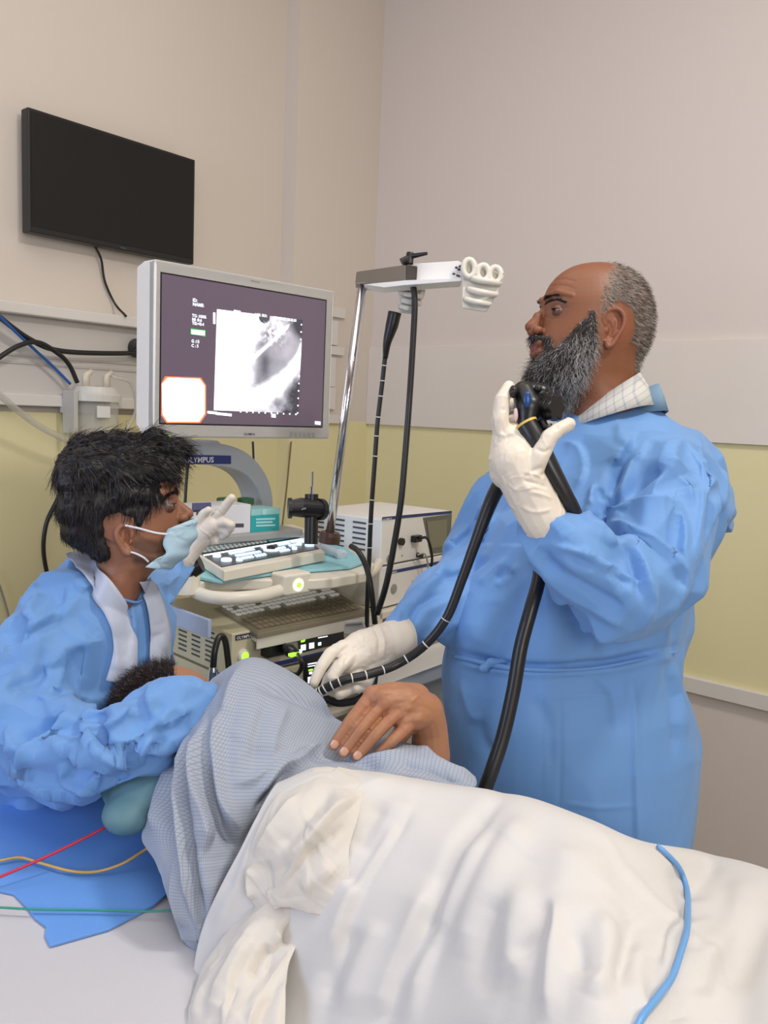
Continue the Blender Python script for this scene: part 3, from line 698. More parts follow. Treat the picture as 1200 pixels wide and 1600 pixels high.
# ---------------- processors
PF = F.at(0, -.03, 0)
def processor(name, label, z1_, z0_, extra, u0_=-.05, u1_=.42, dep=.40, Fx=PF, m=m_cream):
    tt = thing(name, Fx((u0_+u1_)/2, -dep/2, z0_), label, 'medical device')
    MB().box(Fx, u0_, u1_, -dep, 0, z0_, z1_).build('case', m, tt, bevel=.004)
    extra(tt); return tt
def ppoly(F_, pts, n, name, m, parent, **k):
    return MB().add(quad(F_, pts, n)+quad(F_, pts, n-.003), [(3, 2, 1, 0), (0, 1, 5, 4), (1, 2, 6, 5), (2, 3, 7, 6), (3, 0, 4, 7)]).build(name, m, parent, **k)
def side_vents(tt, uu, n0_, n1_, z0_, z1_, cols, rows, Fx):
    mb = MB()
    for c_ in range(cols):
        for r_ in range(rows):
            na = n0_+(n1_-n0_)*(c_+.15)/cols; nb = n0_+(n1_-n0_)*(c_+.75)/cols; za_ = z0_+(z1_-z0_)*(r_+.3)/rows
            mb.box(Fx, uu-.0015, uu+.001, na, nb, za_, za_+(z1_-z0_)/rows*.34)
    return mb.build('vent_slots', m_vent, tt)
def ex1(tt):
    side_vents(tt, -.05, -.38, -.06, -.085, .002, 5, 7, PF)
    ppoly(PF, [(465, 987), (536, 973), (538, 1004), (467, 1021)], .002, 'display', mat('display_black', (16, 18, 24), .2, var=0), tt)
    mb = MB(); mg = MB()
    def r(m_, x, y, a, b): m_.add(quad(PF, [(x, y), (x+a, y-a*.18), (x+a, y+b-a*.18), (x, y+b)], .003), [(0, 3, 2, 1)])
    for x, y, a, b in ((470, 1008, 8, 9), (483, 1005, 8, 9), (497, 991, 15, 1.5), (497, 996, 15, 1.5), (497, 1004, 5, 5), (467, 1015, 5, 6), (482, 986, 8, 1), (470, 989, 7, 1.5), (499, 980, 6, 2)): r(mb, x, y, a, b)
    for cx, cy, ra in ((499, 986, 4.2), (507, 984.5, 4.2), (514, 983, 4), (526, 980, 4)):
        u_, z_ = PF.pix(cx, cy, .003); mb.lathe(PF(u_, .002, z_), PF.n, [(0, ra*.0016), (.001, ra*.0016)], 16)
    for x, y, a, b in ((472, 995, 5, 7), (481, 993, 9, 3), (512, 978, 5, 2), (524, 975, 5, 2), (470, 1001, 6, 3)): r(mg, x, y, a, b)
    mb.build('display_icons', m_glow, tt); mg.build('display_marks', m_green, tt)
    ppoly(PF, [(368, 993), (400, 987), (400, 995), (368, 1001)], .002, 'name_plate', mat('plate_dark', (44, 46, 60), .4), tt)
    lbl('maker_name', PF, 369.5, 999.5, 'OLYMPUS', 4.6, m_wtext, tt, .004, .01)
    u_, z_ = PF.pix(380, 1024, .0); pb = MB().lathe(PF(u_, 0, z_), PF.n, [(0, .017), (.006, .017), (.008, .013)], 24).build('power_button', m_ivory, tt)
    MB().lathe(PF(u_, .008, z_), PF.n, [(0, .011), (.002, .010)], 20).build('power_light', m_green, pb)
    u_, z_ = PF.pix(424, 1012, .0); MB().box(PF, u_-.035, u_+.03, 0, .03, z_-.016, z_+.016).build('socket_block', m_blk, tt, bevel=.004)
processor('video_processor', 'cream video processor with glowing touch display and vented blue-lit side', .012, -.10, ex1)
def ex2(tt):
    ppoly(PF, [(372, 1048), (555, 1006), (555, 1013), (372, 1055)], .001, 'navy_stripe', m_navy, tt)
    ppoly(PF, [(474, 1028), (520, 1019), (520, 1068), (474, 1075)], .002, 'display', mat('display_black', (16, 18, 24), .2, var=0), tt)
    mb = MB(); mg = MB()
    def r(m_, x, y, a, b): m_.add(quad(PF, [(x, y), (x+a, y-a*.18), (x+a, y+b-a*.18), (x, y+b)], .003), [(0, 3, 2, 1)])
    for x, y, a, b in ((481, 1037, 18, 2), (481, 1041, 18, 1.5), (481, 1058, 10, 10), (496, 1050, 4, 6), (483, 1050, 5, 4)): r(mb, x, y, a, b)
    for x, y, a, b in ((495, 1036, 4, 3), (482, 1046, 7, 3)): r(mg, x, y, a, b)
    mb.build('display_icons', m_glow, tt); mg.build('display_marks', m_green, tt)
    side_vents(tt, -.05, -.38, -.06, -.215, -.13, 5, 4, PF)
processor('light_source', 'cream light source with a navy stripe under the video processor', -.106, -.24, ex2)
# processor plug and cable
s0 = PF.pix(445, 1010, .03); t = thing('plug', PF(s0[0], .03, s0[1]-.012), 'black plug with a green glowing bar in the video processor', 'plug')
a_ = PF(*(s0[0]-.01,), .035, s0[1]); bq = PF.pix(465, 1022, .07); b_ = PF(bq[0], .07, bq[1])
MB().tube([a_, (a_+b_)/2, b_], [.012, .017, .010], 14).build('body', m_blk, t, smooth=True)
MB().box(Fr(b_, 45), -.03, .0, -.0, .012, .0, .007).build('glow_bar', m_green, t)
c1 = PF.pix(472, 1040, .06)
MB().tube(spl([b_, P(470, 1030, 1.96), P(471, 1043, 1.96), P(463, 1054, 1.97), P(448, 1050, 2.0)], 30), .0055, 10).build('cord', m_blkr, t, smooth=True)
# gooseneck black tube with a metal tip
t = thing('water_tube', P(333, 1080, 1.9), 'black bent tube with a metal tip hooking over the trolley side', 'tube')
MB().tube(PS([(333, 1045, 1.88), (335, 1020, 1.88), (340, 1000, 1.89), (346, 994, 1.90), (352, 1002, 1.91), (356, 1030, 1.93), (360, 1070, 1.95)], 40), .0075, 12).build('tube', m_blkr, t, smooth=True)
MB().lathe(P(333, 1042, 1.88), (0, 0, -1), [(0, .008), (.01, .011), (.05, .013), (.07, .010)], 16).build('metal_tip', m_chrome, t)
# black probe lying near the cup holder
t = thing('probe', FZ(298, 885, zt_+.02), 'black cylindrical probe end lying beside the round scope holder', 'probe')
a_ = P(262, 893, 1.92); b_ = P(300, 886, 1.93); c_ = P(314, 880, 1.93)
MB().tube([a_, a_*.3+b_*.7, b_], [.012, .022, .022], 18).build('body', m_blk, t, smooth=True)
MB().tube([b_, c_], [.026, .022], 20).build('rim', m_blkr, t)
# ---------------- black clamp-shaped gadget with pin (scope light connector)
g = P(485, 800, 2.2)
t = thing('scope_connector', P(485, 845, 2.2), 'black upright connector with a thin metal pin on the trolley', 'connector')
MB().tube([P(486, 850, 2.2), P(487, 772, 2.2)], .018, 18).build('post', m_blk, t, smooth=False, bevel=.001)
MB().tube([P(451, 794, 2.17), P(470, 793, 2.18), P(506, 796, 2.21)], [.020, .026, .024], 20).build('cross_tube', m_blk, t)
MB().tube([P(450, 794, 2.168), P(456, 794, 2.17)], .027, 20).tube([P(497, 796, 2.20), P(503, 796, 2.21)], .029, 20).build('collar', m_blkr, t)
MB().tube([P(487, 773, 2.2), P(487.5, 760, 2.2)], .006, 12).tube([P(487.5, 762, 2.2), P(488, 737, 2.2)], .0035, 10).build('pin', m_chrome, t)
lbl('lettering', Fr(P(473, 798, 2.16), 20), 471, 797, 'OLYMPUS', 2.5, m_wtext, t, .012)
# ---------------- scope hanger on a pole
t = thing('scope_hanger', P(515, 850, 2.3), 'chrome pole with a grey bracket and white scope hooks', 'stand')
pt, pb_ = P(567, 440, 2.2), P(513, 850, 2.3)
pole = MB().tube([pb_, pt], .0125, 20).build('pole', m_chrome, t, smooth=True)
MB().lathe(P(514, 848, 2.3), pt-pb_, [(0, .03), (.02, .03), (.03, .026)], 20).build('pole_foot', mat('foot_brown', (78, 54, 46), .4), t)
H = Fr(P(640, 420, 2.1), 75)
def slab(pts, d0, d1, mb=None):
    """closed slab from an outline at two depths"""
    mb = mb or MB(); n_ = len(pts)
    A_ = [P(x, y, d + d0) for x, y, d in pts]; B_ = [P(x, y, d + d1) for x, y, d in pts]
    c0 = sum(A_)/n_
    B_ = [a2+(P(600, 800, 2+d1-d0)-P(600, 800, 2.)) for a2 in A_]
    return mb.add(A_+B_, [list(range(n_))[::-1], list(range(n_, 2*n_))]+[(i, (i+1) % n_, n_+(i+1) % n_, n_+i) for i in range(n_)])
slab([(557, 424, 2.2), (634, 413, 2.06), (634, 441, 2.06), (555, 443, 2.2)], 0, .05).build('bracket', m_steel, t, bevel=.003)
slab([(634, 413, 2.06), (656, 416, 2.10), (654, 437, 2.10), (634, 441, 2.06)], 0, .05).build('bracket_end', mat('bracket_dark', (74, 68, 64), .35, .5), t, bevel=.003)
slab([(640, 412, 2.09), (716, 407, 2.03), (724, 411, 2.03), (722, 438, 2.03), (640, 442, 2.09)], .012, .05).build('arm', m_white, t, bevel=.003)
slab([(568, 444, 2.17), (634, 438, 2.05), (722, 434, 2.02), (722, 439, 2.02), (634, 445, 2.05), (600, 449, 2.1)], -.005, .05).build('arm_flange', m_white, t, bevel=.002)
mb = MB(); 
for (x, y) in ((713, 418), (719, 416), (717, 421), (709, 428)): mb.ell(P(x, y, 2.032+.009), [RT*.004, UP*.003, FWD*.003], 10, 6)
mb.tube([P(713, 430, 2.038), P(719, 432, 2.038)], .0025, 8).build('marks', m_vent, t)
m_hook = mat('hook_white', (226, 222, 210), .35, var=0.01)
def hooks(dx, dy, d, s, nm):
    def q(x, y, dd=0): return P(dx+(x-750)*s, dy+(y-445)*s, d+dd)
    mb = MB()
    # backing block, tapering down with three stacked lips
    A = [(722, 408), (742, 410), (762, 420), (782, 428), (785, 440), (779, 455), (760, 488), (722, 482)]
    n_ = len(A)
    for t0, t1, sc in ((0, .045, 1),): 
        a1 = [q(x, y, 0) for x, y in A]; a2 = [q(x, y, .05) for x, y in A]
        mb.add(a1+a2, [list(range(n_))[::-1], list(range(n_, 2*n_))]+[(i, (i+1) % n_, n_+(i+1) % n_, n_+i) for i in range(n_)])
    blk = mb.build('hook_block', m_hook, t, bevel=.004)
    mb = MB()
    for (x0, y0, x1, y1, r_) in ((741, 434, 778, 442, .0075), (739, 452, 772, 460, .0075), (734, 468, 762, 475, .007)):
        mb.tube(spl([q(x0-8, y0-1, .0), q(x0+6, y0+3, -.02), q((x0+x1)/2, (y0+y1)/2+1, -.026), q(x1, y1, -.012), q(x1+3, y1-2, .01)], 16), r_, 10)
    mb.build('lip', m_hook, blk, smooth=True)
    mb = MB()
    for (x, y, h) in ((733, 417, 30), (755, 424, 26), (774, 427, 26)):
        # upright loops forming the round openings
        lp = []
        for k_ in range(17):
            an = math.pi*2*k_/16; lp.append(q(x+9*math.cos(an), y+2-h*.45*math.sin(an), -.012))
        mb.tube(lp, .0072, 8, caps=False)
    mb.build('hook_loop', m_hook, blk, smooth=True)
hooks(750, 445, 2.0, 1.0, 'a')
hooks(640, 465, 2.14, .62, 'b')
MB().tube([P(628, 411, 2.08), P(640, 404, 2.08)], [.012, .010], 12).tube([P(639, 412, 2.08), P(641, 395, 2.08)], [.011, .009], 12).tube([P(640, 401, 2.08), P(667, 396, 2.05)], [.007, .004], 12).build('clamp_lever', m_blk, t)
# hanging endoscopes
def marks(pts, fr, r, m, name, parent, seg=12):
    n_ = len(pts)
    for q in fr:
        i = int(q*(n_-2)); a_, b_ = pts[i], pts[i+1]; dd = (b_-a_)/np.linalg.norm(b_-a_)
        MB().lathe(a_, dd, [(0, r*.8), (0, r*1.03), (.0022, r*1.03), (.0022, r*.8)], seg).build(name, m, parent)
m_mark = mat('mark_white', (230, 230, 230), .4, var=0)
t = thing('hanging_endoscope', P(578, 850, 2.2), 'thin black endoscope with white rings hanging from the rear hook', 'endoscope')
hp = PS([(602, 555, 2.17), (597, 600, 2.18), (590, 660, 2.19), (585, 730, 2.2), (580, 800, 2.21), (577, 870, 2.22), (574, 940, 2.23), (573, 1000, 2.25)], 80)
tb = MB().tube(hp, .0062, 12).build('insertion_tube', m_blkr, t, smooth=True)
marks(hp, [.06, .14, .2, .27, .34, .41, .55, .62, .7], .0062, m_mark, 'ring_mark', tb)
MB().tube(PS([(617, 488, 2.15), (612, 510, 2.155), (605, 535, 2.16), (602, 560, 2.17)], 20), [.0175, .0165, .011, .0065], 16).build('grip', m_blk, t, smooth=True)
t = thing('hanging_cable', P(590, 950, 2.05), 'thick black scope cable hanging from the bracket in front of the wall', 'cable')
MB().tube(PS([(638, 440, 2.08), (646, 450, 2.07), (648, 480, 2.07), (645, 540, 2.07), (640, 620, 2.06), (634, 700, 2.06), (627, 780, 2.05), (616, 850, 2.05), (603, 915, 2.05), (589, 960, 2.06)], 80), .0078, 12).build('cable', m_blkr, t, smooth=True)
# ---------------- second trolley with two devices
G = Fr(P(597, 812, 2.55), 37)
gz = G.o[2]-ZF
t = thing('device_cart', G(.15, -.2, -gz), 'cream device cart with a louvred side standing against the yellow wall', 'trolley')
VV = Fr(P(505, 822, 2.62), 75)

MB().box(G, -.02, .44, -.36, .02, -.31, -.285).box(G, -.02, .44, -.36, -.0, -.62, -.60).box(G, -.03, -.0, -.38, .02, -gz+.05, -.285).box(G, .42, .45, -.38, .02, -gz+.05, -.285).box(G, -.02, .44, -.36, -.33, -gz+.05, -.3).build('cabinet', m_ivory, t, bevel=.004)
def dv1(tt):
    side_vents(tt, 0, -.30, -.04, -.11, -.01, 3, 6, G)
    ppoly(G, [(597, 808), (706, 798), (706, 802.5), (597, 813)], .0012, 'navy_stripe', m_navy, tt)
    lbl('maker_name', G, 598, 814, 'OLYMPUS', 3.6, m_wtext, tt, .003, .01)
    ppoly(G, [(661, 809), (706, 803), (703, 862), (672, 866)], .001, 'screen_bezel', mat('bezel_grey', (104, 106, 100), .4), tt)
    ppoly(G, [(667, 815), (699, 811), (697, 853), (673, 857)], .0025, 'screen', mat('screen_grey', (132, 130, 112), .3, var=0), tt)
    for px, py, r_ in ((625, 846, .012), (608, 872, .0)):
        if r_: 
            u_, z_ = G.pix(px, py); MB().lathe(G(u_, 0, z_), G.n, [(0, r_), (.012, r_)], 18).build('socket', m_blk, tt)
    u_, z_ = G.pix(647, 841); MB().box(G, u_-.02, u_+.02, 0, .02, z_-.011, z_+.011).build('plug_block', m_blk, tt, bevel=.003)
    u_, z_ = G.pix(608, 873); MB().lathe(G(u_, 0, z_), G.n, [(0, .014), (.002, .014), (.002, .011), (.003, .011)], 20).build('power_ring', m_grey, tt)
    for px, py in ((615, 875), (628, 868)): 
        u_, z_ = G.pix(px, py); MB().lathe(G(u_, 0, z_), G.n, [(0, .003), (.002, .003)], 10).build('indicator', m_grey, tt)
    u_, z_ = G.pix(652, 867); MB().lathe(G(u_, 0, z_), G.n, [(0, .008), (.02, .008)], 14).build('socket', m_blk, tt)
    MB().tube(spl([G(*(G.pix(655, 841, .02)[0],), .022, G.pix(655, 841, .02)[1]), G(G.pix(668, 842, .05)[0], .05, G.pix(668, 842, .05)[1]), G(G.pix(675, 870, .05)[0], .05, G.pix(675, 870, .05)[1]), G(G.pix(672, 905, .04)[0], .04, G.pix(672, 905, .04)[1])], 30), .0045, 8).build('cord', m_blkr, tt, smooth=True)
    MB().tube(spl([G(G.pix(652, 867, .02)[0], .02, G.pix(652, 867, .02)[1]), G(G.pix(664, 866, .04)[0], .04, G.pix(664, 866, .04)[1]), G(G.pix(668, 890, .04)[0], .04, G.pix(668, 890, .04)[1]), G(G.pix(652, 912, .03)[0], .03, G.pix(652, 912, .03)[1])], 30), .003, 8).build('thin_cord', mat('cord_grey', (170, 168, 158), .5), tt, smooth=True)
processor('insufflator', 'white device with a small grey screen, upper one on the device cart', 0.0, -.145, dv1, 0, .40, .32, G, m_white)
def dv2(tt):
    ppoly(G, [(604, 893), (690, 876), (690, 881), (604, 898)], .0012, 'navy_stripe', m_navy, tt)
    lbl('maker_name', G, 607, 897.5, 'OLYMPUS', 3.4, m_wtext, tt, .003, .01)
    u_, z_ = G.pix(615, 920); MB().lathe(G(u_, 0, z_), G.n, [(0, .016), (.002, .016), (.002, .012), (.003, .012)], 20).build('power_ring', m_grey, tt)
    u_, z_ = G.pix(615, 920); MB().lathe(G(u_, 0, z_), G.n, [(.002, .006), (.004, .006)], 16).build('power_button', m_grey, tt)
    u_, z_ = G.pix(655, 906); MB().lathe(G(u_, 0, z_), G.n, [(0, .014), (.016, .012)], 20).build('socket', m_blk, tt)
    u_, z_ = G.pix(644, 908); MB().prism([(u_-.006, z_-.006), (u_+.006, z_-.006), (u_, z_+.006)], G, 'uz', 0, .002).build('warning_mark', mat('sign_yellow', (230, 200, 40), .5), tt)
processor('pump_unit', 'white device with a round power button, lower one on the device cart', -.150, -.28, dv2, 0, .40, .32, G, m_white)
wire('trolley_cable', [P(548, 853, 2.12), P(560, 862, 2.1), P(572, 885, 2.09), (P(580, 920, 2.08)), P(586, 975, 2.08)], .0075, m_blkr, 'black cable curving down the right side of the main trolley tray')
wire('monitor_cable', [P(395, 690, 2.85), P(396, 720, 2.85), P(394, 745, 2.85)], .004, m_blkr, 'short black cable below the big monitor behind the arch')
wire('arch_cable', [P(294, 722, 2.75), P(291, 755, 2.75), P(289, 790, 2.75)], .005, m_blkr, 'black cable hanging inside the grey arch')
# small clear connector block beside the processor
t = thing('air_feeding_bottle', P(560, 985, 2.0), 'translucent plastic connector block at the right end of the video processor', 'connector')
slab([(537, 975, 2.03), (566, 970, 2.03), (572, 985, 2.03), (560, 992, 2.03), (538, 992, 2.03)], 0, .04).build('block', mat('clear_block', (200, 198, 188), .2, var=0, alpha=.8), t, bevel=.003)
MB().tube([P(540, 974, 2.03), P(566, 972, 2.03)], .006, 10).build('cap', m_grey, t)
# pale side panel and rail of the cart under the far sleeve
t = thing('side_table', P(640, 1200, 2.2), 'white side table with a sloping front edge behind the bare hand', 'table')
slab([(560, 1082, 2.1), (600, 1070, 2.08), (760, 1010, 2.05), (760, 1035, 2.05), (600, 1092, 2.08), (560, 1100, 2.1)], 0, .3).build('top', m_white, t, bevel=.004)
slab([(560, 1092, 2.12), (760, 1032, 2.08), (760, 1640, 2.08), (560, 1640, 2.12)], 0, .25).build('cabinet', m_ivory, t, bevel=.004)
t = thing('green_cap_bottle', P(687, 1200, 1.86), 'small bottle with a bright green cap beside the bare wrist', 'bottle')
MB().lathe(P(690, 1205, 1.86), ZUP, [(0, .02), (.02, .02), (.03, .01)], 16).build('bottle', m_clear, t)
MB().lathe(P(688, 1190, 1.86), ZUP, [(0, .012), (.02, .012)], 16).build('cap', mat('cap_green', (90, 180, 70), .4), t)
# ================================================================ BED, SHEETS, PATIENT
from mathutils.bvhtree import BVHTree
BZ = 0.80
m_sheet = mat('sheet_white', (214, 212, 209), 0.8, var=0.012, vscale=4, bump=.12, bscale=900)
m_sheetw = mat('linen_cream', (216, 211, 202), 0.8, var=0.012, vscale=4, bump=.15, bscale=900)
m_bed = mat('bed_linen_grey_white', (198, 197, 201), 0.8, var=0.012, vscale=3, bump=.1, bscale=700)
m_blue = mat('gown_blue', (110, 159, 218), 0.62, var=0.03, vscale=9, bump=.12, bscale=500, sheen=.15, transl=.06)
m_bluepad = mat('pad_blue', (104, 158, 230), 0.6, var=0.03, vscale=5, bump=.12, bscale=400)
TREES = {}
def tree(key, v, f): TREES[key] = BVHTree.FromPolygons([Vector(p) for p in v], [list(q) for q in f])
def hit(keys, px, py, off=.004):
    """the point a camera ray meets on the given surfaces, lifted off it"""
    r = ray(px, py); r = r/np.linalg.norm(r); best = None
    for k_ in keys:
        h = TREES[k_].ray_cast(Vector(CAM), Vector(r))
        if h[0] is not None and (best is None or h[3] < best[1]): best = (np.array(h[0]), h[3], np.array(h[1]))
    if best is None: return None
    n_ = best[2]
    if n_@r > 0: n_ = -n_
    return best[0]+n_*off
def on(keys, pts, off=.004):
    out = [hit(keys, *p[:2], off) for p in pts]; return [p for p in out if p is not None]
# mattress and frame: long axis along X
t = thing('hospital_bed', (-.4, .68, ZF), 'hospital bed with a white fitted sheet under the patient', 'bed')
mb = MB()
nx, ny = 60, 30
mb.box(WF, -1.50, .75, .14, 1.2, BZ-.13, BZ)
mb.build('mattress', m_bed, t, bevel=.03, bseg=4)
MB().box(WF, -1.46, .72, .2, 1.15, BZ-.21, BZ-.135).build('base', mat('bed_base', (190, 190, 190), .4), t, bevel=.01)
for x in (-1.3, .55):
    for y in (.25, 1.1): MB().box(WF, x-.025, x+.025, y-.025, y+.025, ZF, BZ-.21).build('leg', m_steel, t, bevel=.005)
# blue absorbent pad on the head end
z_ = BZ+.004
out = [(-120, 1190), (60, 1175), (200, 1200), (262, 1270), (285, 1320), (275, 1385), (240, 1415), (170, 1452), (120, 1466), (78, 1478), (70, 1462), (72, 1448), (55, 1435), (42, 1418), (22, 1397), (0, 1392), (-60, 1380), (-120, 1350)]
pl = [onZ(x, y, z_)[:2] for x, y in out]
g = MB().prism([tuple(q) for q in pl], WF, 'un', z_-.003, z_+.001)
o = g.build('absorbent_pad', m_bluepad, bevel=.001); tag(o, 'blue disposable pad spread on the bed below the leaning assistant', 'pad')
# pad's second crumpled layer near the pillow
t = None
# teal head cushion
t_c = P(205, 1262, 1.24)
g = MB(); g.ell(t_c+[0, 0, -.005], [RT*.042, _f0*.05, ZUP*.030], 30, 18)
g.ell(P(250, 1225, 1.30), [RT*.09, _f0*.08, ZUP*.045], 30, 18)
v, f = fuse(g, .006, 6); tag(mkobj('head_cushion', v, f, mat('cushion_teal', (92, 130, 140), .6, var=.04), smooth=True), 'teal head cushion under the patient, partly below the blue sleeve', 'cushion')
# ---------------------------------------------------------------- patient gown
def gown_rows():
    R = [
     [(345, 1085, 1.62), (390, 1070, 1.62), (440, 1080, 1.6), (500, 1120, 1.58), (560, 1160, 1.5), (650, 1190, 1.42), (742, 1232, 1.36)],
     [(335, 1068, 1.46), (385, 1040, 1.44), (436, 1050, 1.43), (492, 1086, 1.42), (548, 1136, 1.38), (642, 1170, 1.32), (743, 1222, 1.26)],
     [(330, 1062, 1.36), (385, 1030, 1.33), (435, 1042, 1.32), (490, 1080, 1.31), (545, 1142, 1.28), (640, 1162, 1.24), (742, 1214, 1.17)],
     [(300, 1115, 1.32), (350, 1085, 1.24), (410, 1088, 1.22), (462, 1120, 1.22), (530, 1172, 1.22), (640, 1178, 1.17), (745, 1222, 1.14)],
     [(272, 1180, 1.28), (322, 1155, 1.19), (385, 1155, 1.16), (440, 1170, 1.165), (505, 1198, 1.17), (630, 1205, 1.14), (742, 1229, 1.125)],
     [(245, 1250, 1.24), (295, 1235, 1.15), (350, 1240, 1.12), (405, 1240, 1.12), (470, 1240, 1.14), (600, 1232, 1.14), (725, 1248, 1.13)],
     [(221, 1306, 1.20), (268, 1305, 1.12), (318, 1312, 1.09), (365, 1310, 1.10), (430, 1305, 1.12), (560, 1290, 1.14), (700, 1300, 1.16)],
     [(243, 1348, 1.14), (275, 1368, 1.09), (315, 1380, 1.07), (355, 1375, 1.075), (410, 1365, 1.10), (520, 1350, 1.12), (650, 1350, 1.15)],
     [(264, 1410, 1.10), (285, 1428, 1.08), (315, 1440, 1.065), (348, 1435, 1.07), (395, 1425, 1.09), (480, 1410, 1.12), (600, 1400, 1.15)],
     [(284, 1468, 1.085), (295, 1480, 1.08), (312, 1488, 1.075), (340, 1485, 1.08), (385, 1475, 1.09), (460, 1465, 1.11), (570, 1450, 1.14)]]
    return R
v, f = net(gown_rows(), 230, 260)
st = [('s', 16, 20, [(300, 1150), (292, 1215), (289, 1280), (296, 1360), (308, 1445)][::-1]),
      ('g', -14, 9, [(305, 1160), (300, 1220), (299, 1290), (306, 1370), (318, 1450)]),
      ('s', 12, 14, [(322, 1130), (316, 1190), (318, 1240), (331, 1290), (322, 1330)]),
      ('r', 9, 12, [(349, 1110), (341, 1150), (340, 1196), (349, 1257), (375, 1295)]),
      ('g', -9, 9, [(330, 1170), (331, 1230), (345, 1290), (372, 1330)]),
      ('r', 9, 12, [(272, 1196), (255, 1245), (240, 1300)]),
      ('g', -7, 9, [(285, 1190), (270, 1250), (262, 1320), (275, 1390)]),
      ('r', 7, 10, [(262, 1330), (275, 1390), (290, 1450)]),
      ('g', -8, 8, [(462, 1192), (440, 1215), (424, 1240), (400, 1270)]),
      ('r', 7, 9, [(500, 1160), (470, 1185), (440, 1200), (405, 1245)]),
      ('r', 4, 9, [(365, 1225), (400, 1215), (450, 1180), (500, 1150)]),
      ('g', -5, 8, [(395, 1065), (450, 1085), (505, 1108), (540, 1125)]),
      ('g', -6, 7, [(470, 1175), (500, 1182), (560, 1190), (600, 1200)]),
      ('r', 5, 7, [(480, 1168), (520, 1186), (580, 1186), (640, 1172)]),
      ('r', 5, 8, [(650, 1165), (690, 1195), (740, 1215)]), ('g', -5, 8, [(620, 1190), (680, 1205), (720, 1222)]),
      ('r', 5, 10, [(380, 1040), (360, 1080), (352, 1120)]), ('g', -4, 12, [(420, 1090), (400, 1150), (395, 1200)]),
      ('r', 3, 10, [(450, 1100), (430, 1150), (425, 1190)])]
v = creases(v, f, st, k=1.9)
v = wrinkles(v, f, 60, .05, .008, .0018, 3)
v = relax(v, 230, 260, 1)
tree('pgown', v, f)
mg = mat('patient_gown_grey_blue', (186, 200, 218), .8, var=.01, bump=.1, bscale=800)
nt = mg.node_tree; N_ = nt.nodes; L_ = nt.links
# fine woven check on the gown cloth, laid out over the cloth's own width and length
uvn = N_.new('ShaderNodeUVMap'); sep = N_.new('ShaderNodeSeparateXYZ'); L_.new(uvn.outputs[0], sep.inputs[0])
acc = None
for ax in (0, 1):
    fr = N_.new('ShaderNodeMath'); fr.operation = 'FRACT'; L_.new(sep.outputs[ax], fr.inputs[0])
    lt = N_.new('ShaderNodeMath'); lt.operation = 'LESS_THAN'; lt.inputs[1].default_value = .2; L_.new(fr.outputs[0], lt.inputs[0])
    if acc is None: acc = lt
    else:
        mxx = N_.new('ShaderNodeMath'); mxx.operation = 'MAXIMUM'; L_.new(acc.outputs[0], mxx.inputs[0]); L_.new(lt.outputs[0], mxx.inputs[1]); acc = mxx
mixc = N_.new('ShaderNodeMix'); mixc.data_type = 'RGBA'; mixc.inputs[6].default_value = (*s2l((165, 173, 186)), 1); mixc.inputs[7].default_value = (*s2l((139, 149, 166)), 1)
L_.new(acc.outputs[0], mixc.inputs[0]); L_.new(mixc.outputs[2], N_['Principled BSDF'].inputs['Base Color'])
def add_uv(o, nu, nv, su, sv):
    me = o.data; uv = me.uv_layers.new(name='UVMap'); li = np.zeros(len(me.loops), np.int32); me.loops.foreach_get('vertex_index', li)
    a = np.stack([(li % nu)/nu*su, (li//nu)/nv*sv], 1).astype(np.float32); uv.data.foreach_set('uv', a.ravel())
GOWNP = (v, f)
# ---------------------------------------------------------------- white top sheet over hips and legs
rows = [
 [(440, 1262, 1.50), (520, 1262, 1.48), (600, 1262, 1.46), (700, 1270, 1.42), (820, 1290, 1.40), (920, 1320, 1.42), (1000, 1350, 1.48), (1100, 1375, 1.55), (1260, 1400, 1.5)],
 [(436, 1232, 1.26), (506, 1212, 1.24), (604, 1220, 1.22), (704, 1234, 1.18), (822, 1256, 1.14), (922, 1292, 1.12), (1004, 1325, 1.18), (1100, 1340, 1.30), (1255, 1388, 1.22)],
 [(432, 1224, 1.125), (500, 1203, 1.105), (600, 1212, 1.09), (700, 1226, 1.06), (820, 1246, 1.0), (920, 1280, .95), (1005, 1316, .97), (1100, 1334, 1.16), (1250, 1380, 1.06)],
 [(402, 1270, 1.075), (480, 1250, 1.05), (590, 1250, 1.03), (700, 1262, 1.0), (820, 1290, .92), (935, 1325, .87), (1034, 1372, .89), (1120, 1385, 1.02), (1250, 1430, .95)],
 [(372, 1330, 1.05), (460, 1320, 1.02), (580, 1310, .99), (700, 1320, .94), (820, 1350, .86), (942, 1395, .80), (1052, 1440, .82), (1140, 1450, .90), (1260, 1490, .85)],
 [(342, 1390, 1.05), (430, 1390, 1.01), (560, 1380, .96), (690, 1390, .90), (820, 1420, .80), (940, 1470, .745), (1060, 1510, .76), (1150, 1520, .80), (1270, 1550, .77)],
 [(316, 1450, 1.06), (410, 1460, 1.0), (540, 1460, .94), (680, 1460, .87), (820, 1490, .765), (940, 1540, .70), (1050, 1580, .71), (1150, 1590, .73), (1280, 1610, .70)],
 [(302, 1515, 1.04), (390, 1535, .99), (520, 1540, .92), (670, 1540, .84), (820, 1570, .73), (940, 1610, .67), (1050, 1650, .67), (1150, 1660, .68), (1280, 1670, .66)],
 [(300, 1590, .965), (380, 1615, .94), (510, 1625, .89), (660, 1635, .81), (820, 1660, .70), (940, 1690, .64), (1050, 1710, .64), (1150, 1720, .64), (1280, 1730, .62)],
 [(300, 1690, .89), (380, 1720, .87), (510, 1750, .83), (660, 1780, .77), (820, 1800, .67), (940, 1830, .62), (1050, 1850, .61), (1150, 1850, .61), (1280, 1850, .60)]]
